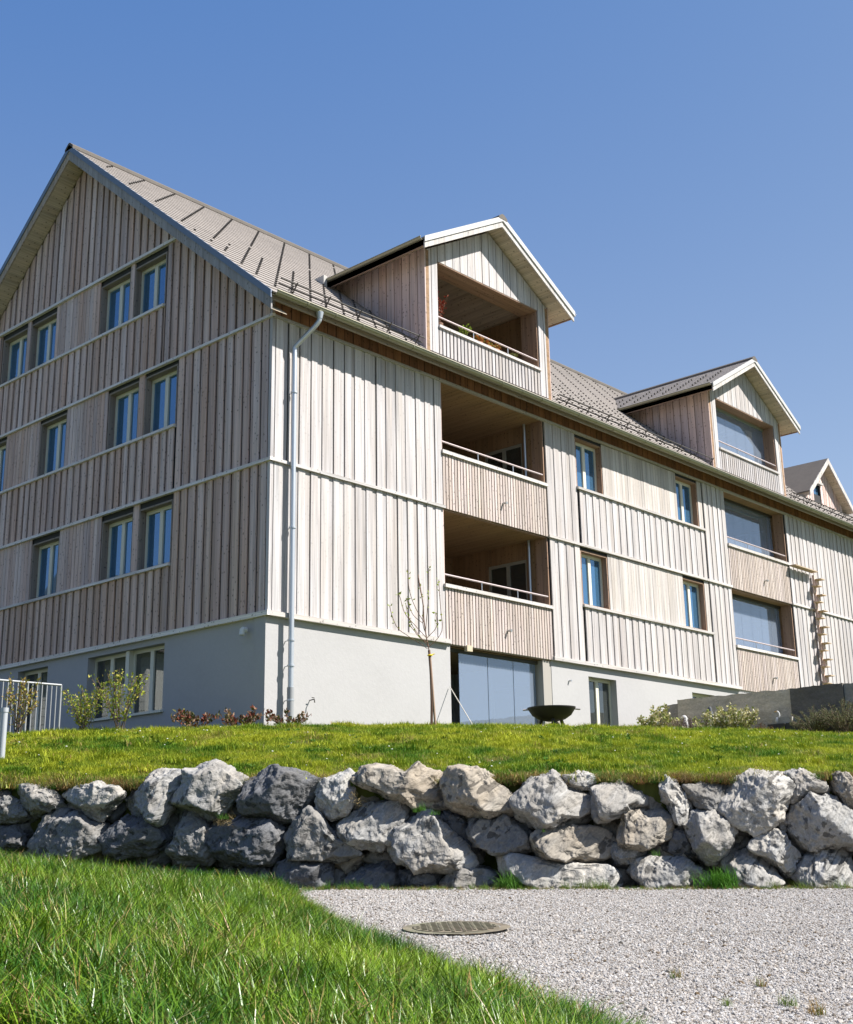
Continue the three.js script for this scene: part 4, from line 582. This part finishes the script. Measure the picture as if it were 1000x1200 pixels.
// ------------------------------------------------------------------ garden things
const onLawn = (px, py) => { let t = 18; for (let i = 0; i < 40; i++) { const p = atT(px, py, t), e = p.y - lawnY(toS(p), t); t += clamp(e * 2, -0.4, 0.4); } return atT(px, py, t); };
const gy = p => lawnY(toS(p), toT(p));
function leafGeo(l, w) { const g = new THREE.BufferGeometry(); g.setAttribute('position', new THREE.Float32BufferAttribute([0, 0, 0, w / 2, l * 0.45, 0.1 * l, 0, l, 0, 0, 0, 0, 0, l, 0, -w / 2, l * 0.45, 0.1 * l], 3)); g.computeVertexNormals(); return g; }
function leaves(spots, l, w) { const base = leafGeo(l, w), q = new THREE.Quaternion(), e = new THREE.Euler(), M = new THREE.Matrix4(); return mergeGeometries(spots.map(([p, k]) => { q.setFromEuler(e.set(rr(-1.3, 1.3), rr(0, 6.28), rr(-1.3, 1.3))); return base.clone().applyMatrix4(M.compose(p, q, V(k, k, k))); })); }
// bush: several arching stems with leaves spread along them
function bush(name, label, base, h, w, nStem, perStem, leaf, cols, o = {}) {
  const t = thing(name, label, o.category || 'shrub', o.group), st = [], sp = cols.map(() => []);
  for (let i = 0; i < nStem; i++) {
    const a = rr(0, 6.28), r = w * Math.sqrt(rnd()) * 0.5, hh = h * rr(0.55, 1) * (1 - 0.35 * (r / (w * 0.5)) * (o.dome ? 1 : 0.3)), tip = V(base.x + r * Math.cos(a), base.y + hh, base.z + r * Math.sin(a)), mid = base.clone().lerp(tip, 0.5).add(V(rr(-0.04, 0.04), 0.06 * h, rr(-0.04, 0.04))), b0 = base.clone().add(V(rr(-0.05, 0.05), -0.06, rr(-0.05, 0.05)));
    const c = new THREE.CatmullRomCurve3([b0, mid, tip]); st.push(new THREE.TubeGeometry(c, 5, o.stemR || 0.006, 4, false));
    for (let k = 0; k < perStem; k++) { const u = Math.pow(rnd(), o.tipBias || 0.6), p = c.getPoint(lerp(0.2, 1, u)).add(V(rr(-1, 1), rr(-1, 1), rr(-1, 1)).multiplyScalar(o.fuzz || 0.04)); sp[Math.floor(rnd() * cols.length)].push([p, rr(0.6, 1.2)]); }
  }
  mesh('stems', merge(st), std(o.stem || [0.12, 0.08, 0.05]), t); cols.forEach((c, i) => sp[i].length && mesh('foliage', leaves(sp[i], leaf[0], leaf[1]), leafMat({ color: new THREE.Color().setRGB(...c) }), t));
  return t;
}
{ // young tree with stake
  const B = onLawn(506, 851.5), T = toT(B), pt = (x, y, dz = 0) => atT(440 + x * 0.175, 650 + y * 0.175, T).addScaledVector(FWD, dz), bark = std([0.16, 0.09, 0.06], { roughness: 0.9 });
  const t = thing('young_tree', 'young staked tree with few leaves in front of the plaster wall', 'tree');
  mesh('trunk', merge([tube([pt(376, 1165), pt(378, 1000), pt(372, 800), pt(360, 640)], 0.023, 7, 12), tube([pt(360, 640), pt(340, 540, 0.02), pt(325, 430, 0.03), pt(320, 330), pt(300, 220, 0.04), pt(285, 130, 0.05)], 0.010, 6, 14)]), bark, t);
  const br = [[[358, 615], [400, 580], [440, 525], [450, 480], [440, 380], [430, 250], [425, 160]], [[350, 630], [300, 595], [230, 550], [150, 490], [110, 400], [95, 340]], [[345, 560], [270, 480], [200, 400], [165, 290], [158, 280]], [[325, 450], [270, 360], [230, 250], [215, 110]], [[335, 520], [345, 420], [355, 300], [358, 110]], [[345, 560], [410, 480], [405, 385]], [[320, 460], [255, 400], [205, 280]], [[350, 610], [265, 500], [225, 420], [205, 330]], [[343, 540], [320, 470], [318, 320], [298, 180]], [[355, 590], [300, 560], [225, 470]]], sp = [];
  for (const b of br) { const k = rr(-0.35, 0.35), pts = b.map(([x, y], i) => pt(x, y, k * i / b.length)), c = new THREE.CatmullRomCurve3(pts), g = new THREE.TubeGeometry(c, 14, 0.006, 5, false); mesh('branch', g, bark, t); for (let i = 0; i < 8; i++) sp.push([c.getPoint(1 - Math.pow(rnd(), 1.6) * 0.55).add(V(rr(-0.02, 0.02), rr(-0.02, 0.02), rr(-0.02, 0.02))), rr(0.7, 1.3)]); }
  mesh('leaves', leaves(sp, 0.06, 0.032), leafMat({ color: new THREE.Color().setRGB(0.26, 0.33, 0.04) }), t);
  const sk = thing('tree_stake', 'thin wooden stake standing beside the young tree', 'stake'); mesh('pole', bar(pt(404, 1170), pt(366, 660), 0.022, 0.018, 7), std([0.3, 0.21, 0.15], { roughness: 0.9 }), sk);
  const ti = thing('tree_tie', 'bright yellow tie band round the young tree', 'tie'), q = pt(366, 674); mesh('band', (() => { const g = new THREE.TorusGeometry(0.035, 0.012, 6, 14); g.rotateX(Math.PI / 2); g.translate(q.x, q.y, q.z); return g; })(), std([0.85, 0.62, 0.02]), ti); mesh('loose_end', bar(q, pt(398, 664), 0.012, 0.008, 6), std([0.85, 0.62, 0.02]), ti);
  const p0 = hit(527.5, 805, 'z', -0.02), p1 = hit(555, 851, 'z', 1.0), e = p1.clone().addScaledVector(p1.clone().sub(p0).normalize(), 0.35); tagMesh('guy_pole', bar(p0, e, 0.009, 0.009, 8), std([0.5, 0.47, 0.42]), 'thin pale pole leaning from the plaster wall to the lawn', 'pole');
}
{ // fire bowl
  const c = hit(646.5, 831, 'y', 1.53), t = thing('fire_bowl', 'black steel fire bowl on curved legs in front of the glazed terrace', 'fire bowl'), pr = [[0, -0.24], [0.12, -0.235], [0.26, -0.2], [0.38, -0.12], [0.46, 0], [0.475, 0.03], [0.455, 0.03], [0.44, 0], [0.36, -0.1], [0.24, -0.18], [0, -0.21]], g = new THREE.LatheGeometry(pr.map(q => new THREE.Vector2(...q)), 48); g.translate(c.x, c.y, c.z);
  const iron = std([0.025, 0.022, 0.02], { roughness: 0.55, metalness: 0.3 }); mesh('bowl', g, iron, t);
  for (const a of [0.3, 2.4, 4.5]) mesh('leg', tube([V(c.x + 0.22 * Math.cos(a), c.y - 0.19, c.z + 0.22 * Math.sin(a)), V(c.x + 0.27 * Math.cos(a), c.y - 0.33, c.z + 0.27 * Math.sin(a)), V(c.x + 0.36 * Math.cos(a), 0.97, c.z + 0.36 * Math.sin(a))], 0.035, 8, 10), iron, t);
  for (const k of [-1, 1]) mesh('handle', bar(c.clone().addScaledVector(RGT, k * 0.45), c.clone().addScaledVector(RGT, k * 0.56).add(V(0, -0.01, 0)), 0.018), std([0.5, 0.45, 0.42], { metalness: 0.6, roughness: 0.4 }), t);
  const st = new THREE.IcosahedronGeometry(1, 8), P = st.attributes.position, q = c.clone().addScaledVector(RGT, 0.15).addScaledVector(FWD, 0.45); for (let i = 0; i < P.count; i++) { const n = 1 + 0.12 * fbm(P.getX(i) * 1.6, P.getY(i) * 1.6, P.getZ(i) * 1.6 + 7, 3); P.setXYZ(i, q.x + P.getX(i) * 0.27 * n, 1.1 + P.getY(i) * 0.24 * n, q.z + P.getZ(i) * 0.25 * n); } st.computeVertexNormals();
  tagMesh('round_stone', st, ROCK[0], 'rounded grey stone lying under the fire bowl', 'stone');
}
{ // stone slab wall beside the house
  const t = thing('slab_wall', 'terrace wall of upright rough grey stone slabs running out from the house', 'wall'), cm = tex(512, 512, (u, v) => { const a = vf(u, v, 4, 14, 3, 4), b = vf(u, v, 60, 60, 5, 3), g = 0.75 + 0.4 * (a - 0.5) + 0.3 * (b - 0.5); return [g * 1.02, g, g * 0.95]; }, [0.5, 0.5]);
  const slab = (z0, z1, y1, x0, x1, c) => { const g = new THREE.BoxGeometry(x1 - x0, y1 - 0.6, z1 - z0, 3, 14, Math.max(4, Math.round((z1 - z0) * 12))), P = g.attributes.position, uv = g.attributes.uv; for (let i = 0; i < P.count; i++) { let x = P.getX(i) + (x0 + x1) / 2, y = P.getY(i) + (y1 + 0.6) / 2, z = P.getZ(i) + (z0 + z1) / 2; const top = y > y1 - 0.01; x += 0.03 * fbm(y * 3, z * 3, x0, 4); if (top) y += 0.05 * fbm(z * 4, 2, z0, 3) + 0.02 * noise(z * 17, 1, 1); uv.setXY(i, z + x, y); P.setXYZ(i, x, y, z); } g.computeVertexNormals(); mesh('slab', g, std(c, { map: cm, roughness: 0.95, bumpMap: rockBump, bumpScale: 0.03 }), t); };
  slab(0.72, 1.12, 2.12, 11.68, 11.98, [0.36, 0.34, 0.32]); slab(1.13, 3.98, 2.2, 11.6, 11.95, [0.66, 0.6, 0.52]); slab(3.99, 5.2, 2.2, 11.56, 11.95, [0.17, 0.16, 0.15]); slab(5.21, 7.6, 2.18, 11.6, 11.95, [0.34, 0.33, 0.32]);
  const k = thing('garden_kerb', 'low dark stacked stone kerb at the foot of the slab wall', 'kerb'); const kt = hit(915, 848.5, 'x', 11.2).y, kz = hit(905, 849, 'x', 11.2).z; for (let r = 0; r < 3; r++) for (let i = 0; i < 7; i++) { const z = kz + i * 0.42 + (r % 2) * 0.15, hh = (kt - 0.7) / 3; mesh('block', box(10.98, 11.46, 0.7 + r * hh, 0.7 + (r + 1) * hh - 0.008, z, z + 0.405, 'h'), std([0.075, 0.073, 0.07], { map: cm, roughness: 0.95 }), k); }
  // figures on and beside the kerb
  const orn = (name, label, cat, px, py, X, pr, mat, k2 = 1) => { const c = hit(px, py, 'x', X), g = new THREE.LatheGeometry(pr.map(q => new THREE.Vector2(q[0] * k2, q[1] * k2)), 14); g.translate(c.x, c.y, c.z); const o = thing(name, label, cat); mesh('body', g, mat, o); return [o, c]; };
  const wh = std([0.6, 0.6, 0.58], { roughness: 0.6 });
  { const [o, c] = orn('bird_figure', 'white goose figure standing on the dark stone kerb', 'garden figure', 912, 848, 11.22, [[0, -0.02], [0.05, 0.0], [0.085, 0.06], [0.09, 0.12], [0.06, 0.19], [0.03, 0.22], [0, 0.23]], wh, 0.62); mesh('neck', tube([V(c.x, c.y + 0.1, c.z + 0.02), V(c.x, c.y + 0.17, c.z + 0.05), V(c.x, c.y + 0.24, c.z + 0.035), V(c.x, c.y + 0.265, c.z)], 0.017, 8, 12), wh, o); mesh('beak', bar(V(c.x, c.y + 0.265, c.z), V(c.x, c.y + 0.255, c.z - 0.07), 0.015, 0.005, 8), std([0.6, 0.35, 0.08]), o); }
  { const c = hit(921, 847, 'x', 11.25), o = thing('planter_stone', 'pale rounded stone trough on the dark stone kerb', 'trough'); mesh('body', (() => { const g = box(c.x - 0.1, c.x + 0.13, kt + 0.001, kt + 0.14, c.z - 0.12, c.z + 0.2, 'h'); return g; })(), std([0.4, 0.39, 0.36], { map: cm, roughness: 0.9 }), o); }
  orn('stone_figure', 'white stone figure between the flowering shrubs', 'garden figure', 803, 858, 11.2, [[0, 0], [0.12, 0], [0.15, 0.1], [0.13, 0.24], [0.09, 0.34], [0.11, 0.42], [0.06, 0.5], [0, 0.52]], std([0.42, 0.42, 0.42]), 0.75);
  orn('duck_figure', 'dark duck figure with a pale breast above the shrubs', 'garden figure', 833, 845, 11.25, [[0, 0], [0.03, 0], [0.09, 0.06], [0.1, 0.13], [0.06, 0.2], [0.045, 0.24], [0.05, 0.28], [0.025, 0.32], [0, 0.33]], std([0.07, 0.08, 0.09]));
  tagMesh('figure_post', bar(hit(833, 846, 'x', 11.25).setY(0.95), hit(833, 845, 'x', 11.25), 0.02, 0.02, 8), std([0.2, 0.15, 0.1]), 'short wooden post carrying the dark duck figure', 'post');
  const pale = [[0.55, 0.5, 0.24], [0.62, 0.58, 0.42], [0.27, 0.31, 0.08]];
  const at = (px, X) => { const p = hit(px, 857, 'x', X); p.y = 0.98; return p; };
  bush('flowering_shrub', 'pale blossoming shrub at the free end of the slab wall', at(777, 10.9), 1.15, 1.05, 44, 90, [0.07, 0.055], pale, { fuzz: 0.05, dome: 1, group: 'blossoming shrubs along the slab wall' });
  bush('flowering_shrub', 'pale blossoming shrub under the dark duck figure', at(836, 10.85), 0.85, 1.2, 40, 80, [0.065, 0.05], pale, { fuzz: 0.05, dome: 1, group: 'blossoming shrubs along the slab wall' });
  bush('flowering_shrub', 'pale blossoming shrub with long upright twigs beside the kerb', at(864, 10.85), 0.92, 1.1, 36, 80, [0.065, 0.05], pale, { fuzz: 0.045, group: 'blossoming shrubs along the slab wall' });
  bush('heather_bush', 'low mauve grey bush between the blossoming shrubs', at(808, 10.6), 0.75, 1.2, 60, 26, [0.04, 0.014], [[0.2, 0.15, 0.16], [0.14, 0.11, 0.09]], { fuzz: 0.025 });
  bush('brown_cushion', 'small rusty brown cushion plant by the kerb', at(897, 10.7), 0.5, 0.5, 50, 30, [0.03, 0.012], [[0.2, 0.1, 0.04], [0.13, 0.07, 0.03]], { fuzz: 0.02, dome: 1, category: 'plant' });
  bush('lavender_bush', 'grey green lavender bush in front of the dark slab', hit(955, 864, 'x', 10.7).setY(0.98), 0.78, 1.1, 80, 34, [0.05, 0.012], [[0.16, 0.18, 0.09], [0.24, 0.24, 0.13]], { fuzz: 0.025, dome: 1, group: 'lavender bushes by the kerb' });
  bush('lavender_bush', 'grey green lavender bush beyond the end of the kerb', hit(990, 866, 'x', 10.5).setY(0.98), 0.85, 1.1, 80, 34, [0.05, 0.012], [[0.16, 0.18, 0.09], [0.26, 0.25, 0.13]], { fuzz: 0.025, dome: 1, group: 'lavender bushes by the kerb' });
}
{ // planting along the gable
  const at = (px, py = 860) => { const p = hit(px, py, 'y', px < 215 ? 0.82 : 0.93); p.y = gy(p); return p; };
  const yg = [[0.32, 0.36, 0.05], [0.42, 0.38, 0.08], [0.2, 0.28, 0.04]];
  bush('leafy_shrub', 'bronze budding shrub behind the grey metal railing', at(20, 861), 1.0, 0.65, 14, 30, [0.055, 0.035], [[0.36, 0.25, 0.07], [0.3, 0.3, 0.07]], { fuzz: 0.05 });
  bush('leafy_shrub', 'dense light green shrub right of the grey metal railing', at(97, 858), 0.82, 0.85, 18, 44, [0.05, 0.03], yg, { fuzz: 0.06, tipBias: 0.9 });
  bush('leafy_shrub', 'tall loose yellow green shrub below the ground floor windows', at(140, 857), 1.12, 1.0, 16, 40, [0.055, 0.035], yg, { fuzz: 0.06, tipBias: 0.8 });
  const rd = [[0.17, 0.05, 0.03], [0.1, 0.1, 0.03], [0.3, 0.19, 0.12]];
  bush('red_leaf_plant', 'dark red leaved plant furthest from the house corner', at(229, 857), 0.4, 0.85, 13, 20, [0.085, 0.05], rd, { fuzz: 0.04, category: 'plant', group: 'red leaved plants along the plaster base' });
  bush('red_leaf_plant', 'dark red leaved plant left of the house corner', at(283, 855.5), 0.38, 0.9, 13, 20, [0.085, 0.05], rd, { fuzz: 0.04, category: 'plant', group: 'red leaved plants along the plaster base' });
  bush('red_leaf_plant', 'dark red leaved plant at the foot of the downpipe', at(338, 855.5), 0.34, 0.9, 13, 18, [0.08, 0.045], rd, { fuzz: 0.04, category: 'plant', group: 'red leaved plants along the plaster base' });
  // railing
  const f = thing('metal_railing', 'grey metal bar railing beside the gable end', 'railing'), run = (a, b, n) => { mesh('top_rail', bar(V(a.x, 1.84, a.z), V(b.x, 1.84, b.z), 0.02), railGrey, f); mesh('bottom_rail', bar(V(a.x, 0.95, a.z), V(b.x, 0.95, b.z), 0.014), railGrey, f); for (let i = 0; i <= n; i++) { const p = a.clone().lerp(b, i / n); mesh('bar', bar(V(p.x, gy(p) - 0.06, p.z), V(p.x, 1.84, p.z), i % 7 ? 0.011 : 0.018, i % 7 ? 0.011 : 0.018, 6), railGrey, f); } };
  const r0 = hit(0, 797, 'y', 1.84), r1 = hit(72, 803, 'y', 1.84); run(r0.clone().lerp(r1, -1.2), r1, 28); run(r1.clone().add(V(0.03, 0, -0.05)), r1.clone().add(V(0.9, 0, -1.5)), 9);
  const pb = onLawn(1.5, 891), g = merge([bar(V(pb.x, pb.y - 0.1, pb.z), V(pb.x, pb.y + 0.68, pb.z), 0.045, 0.045, 14), bar(V(pb.x, pb.y + 0.64, pb.z), V(pb.x, pb.y + 0.7, pb.z), 0.052, 0.052, 14)]); tagMesh('steel_post', g, std([0.42, 0.44, 0.46], { metalness: 0.3, roughness: 0.5 }), 'short galvanised steel post standing in the lawn', 'post');
}
{ // manhole cover
  let t = 10; for (let i = 0; i < 60; i++) { const p = atT(535, 1090, t); t += clamp((p.y - gravelY(toS(p), t)) * 3, -0.3, 0.3); }
  const c = atT(535, 1090, t), o = thing('manhole_cover', 'round cast iron manhole cover set in the gravel', 'manhole cover'), iron = std([0.27, 0.235, 0.2], { roughness: 0.85, metalness: 0.15, map: soilMap }), tilt = new THREE.Quaternion().setFromUnitVectors(V(0, 1, 0), V(-FWD.x * 0.05, 1, -FWD.z * 0.05).normalize()), put = g => { g.applyQuaternion(tilt); g.translate(c.x, c.y + 0.022, c.z); return g; };
  mesh('frame', put(new THREE.RingGeometry(0.345, 0.42, 48).rotateX(-Math.PI / 2)), iron, o); const d = new THREE.CylinderGeometry(0.335, 0.335, 0.03, 48); d.translate(0, -0.012, 0); mesh('lid', put(d), iron, o);
  const rib = []; for (let i = -5; i <= 5; i++) for (let j = -5; j <= 5; j++) if (Math.hypot(i, j) < 5.2) rib.push(new THREE.BoxGeometry(0.04, 0.012, 0.018).rotateY((i + j) % 2 ? 0.8 : -0.8).translate(i * 0.06, 0.006, j * 0.06)); mesh('raised_pattern', put(merge(rib)), iron, o).userData.kind = 'stuff';
}
{ // cat ladder: a shelf below the balcony and alternate steps down a post
  const t = thing('cat_ladder', 'wooden cat ladder of alternating steps fixed to the board wall', 'cat ladder'), w1 = wood([0.55, 0.42, 0.28]), x = 22.0;
  mesh('plank', box(20.45, 21.95, 6.965, 6.995, 0.05, 0.26, 'h'), w1, t);
  mesh('post', box(x - 0.05, x + 0.05, 3.0, 6.9, 0.05, 0.12, 'v'), WOOD[3], t);
  for (let i = 0; i < 15; i++) { const y = 6.75 - i * 0.25, s = i % 2 ? -1 : 1; mesh('step', box(x + (s > 0 ? -0.02 : -0.27), x + (s > 0 ? 0.27 : 0.02), y, y + 0.024, 0.122, 0.32, 'h'), w1, t); mesh('riser', box(x + (s > 0 ? 0.03 : -0.2), x + (s > 0 ? 0.2 : -0.03), y - 0.2, y - 0.001, 0.122, 0.15, 'v'), WOOD[3], t); }
  for (const y of [3.4, 5.2, 6.6]) mesh('bracket', box(x - 0.03, x + 0.03, y, y + 0.04, -0.01, 0.05, 'h'), steel, t);
}
{ // plants on the dormer balcony
  const pot = (x, z, r, h, c, label) => { const o = thing('flower_pot', label, 'flower pot', 'pots behind the dormer railing'), g = new THREE.LatheGeometry([[0, 0], [r * 0.7, 0], [r, h], [r * 0.9, h], [r * 0.6, 0.02]].map(q => new THREE.Vector2(...q)), 18); g.translate(x, 9.93, z); mesh('pot', g, std(c), o); return o; };
  const shelf = thing('pot_shelf', 'narrow wooden shelf behind the dormer railing', 'shelf'); mesh('board', box(4.74, 8.24, 9.9, 9.929, -0.42, -0.145, 'h'), reveal, shelf); for (const x of [5.2, 6.5, 7.8]) mesh('leg', box(x, x + 0.04, 9.051, 9.899, -0.3, -0.26, 'v'), reveal, shelf);
  const foli = (name, label, x, h, w, cols, n, lf, zz = -0.28) => bush(name, label, V(x, 10.05, zz), h, w, n, 16, lf, cols, { category: 'plant', fuzz: 0.03, stemR: 0.004 });
  pot(4.98, -0.28, 0.12, 0.2, [0.2, 0.12, 0.08], 'dark pot of the red leaved maple on the dormer shelf'); foli('red_maple', 'small red leaved maple at the edge of the dormer opening', 4.98, 0.95, 0.75, [[0.3, 0.05, 0.03], [0.22, 0.06, 0.03]], 16, [0.07, 0.045]);
  pot(5.85, -0.28, 0.1, 0.15, [0.35, 0.15, 0.08], 'small terracotta pot of the light green plant'); foli('green_plant', 'light green bushy plant on the dormer shelf', 5.85, 0.3, 0.32, [[0.25, 0.35, 0.04]], 14, [0.06, 0.04]);
  for (const [i, x] of [6.35, 6.65, 6.95].entries()) { pot(x, -0.28, 0.12, 0.16, [0.4, 0.17, 0.09], ['terracotta pot nearest the light green plant', 'terracotta pot in the middle of the orange flowers', 'terracotta pot at the far end of the orange flowers'][i]); foli('orange_flowers', ['orange flowers next to the light green plant', 'orange flowers in the middle of the three pots', 'orange and yellow flowers at the far end of the row'][i], x, 0.22, 0.3, [[0.5, 0.2, 0.03], [0.2, 0.22, 0.05], [0.4, 0.1, 0.03]], 14, [0.05, 0.04]); }
  pot(7.6, -0.28, 0.1, 0.13, [0.45, 0.22, 0.13], 'terracotta pot standing apart from the flowers'); foli('green_plant', 'small dull green plant in the pot standing apart', 7.6, 0.16, 0.25, [[0.16, 0.17, 0.05]], 10, [0.05, 0.03]);
  pot(7.95, -0.28, 0.07, 0.12, [0.6, 0.6, 0.58], 'small white pot at the end of the dormer shelf');
}
// ------------------------------------------------------------------ surroundings that the glass mirrors
{
  const n = 160, pos = [], idx = []; for (let i = 0; i <= n; i++) { const a = i / n * 2 * Math.PI, h = 26 + 16 * fbm(Math.cos(a) * 2, Math.sin(a) * 2, 3, 4) * 2; for (const [r, y] of [[330, -6], [390, h * 0.7], [460, h], [620, -6]]) pos.push(10 + r * Math.cos(a), y, r * Math.sin(a)); }
  for (let i = 0; i < n; i++) for (let j = 0; j < 3; j++) { const a = i * 4 + j, b = a + 4; idx.push(a, a + 1, b, b, a + 1, b + 1); }
  const g = new THREE.BufferGeometry(); g.setAttribute('position', new THREE.Float32BufferAttribute(pos, 3)); g.setIndex(idx); g.computeVertexNormals(); setting('hills', g, std([0.03, 0.045, 0.02], { roughness: 1, side: THREE.DoubleSide }));
  const nb = thing('neighbouring_house', 'white boarded neighbouring house opposite the gable end', 'house'), wb = std([0.62, 0.62, 0.6], { roughness: 0.7 }), x = -13, z0 = -34, z1 = -23;
  mesh('wall', plate(0, 0, 0, 0, -8, 0, [], [[z0, -4], [z1, -4], [z1, 6.5], [z0, 6.5]]).rotateY(Math.PI / 2).translate(x, 0, 0).rotateY(0), wb, nb);
  nb.children[0].geometry.dispose(); nb.children[0].geometry = box(x - 8, x, -4, 6.5, z0, z1, 'h');
  for (let i = 0; i < 22; i++) mesh('siding_board', box(x + 0.001, x + 0.03, -1 + i * 0.34, -1 + i * 0.34 + 0.31, z0, z1, 'd'), wb, nb);
  mesh('roof', prism([[z0 - 0.5, 6.3], [z1 + 0.5, 6.3], [(z0 + z1) / 2, 10.5]], x - 8.5, x + 0.6), ridgeMat, nb);
}
renderer.render(scene, camera);
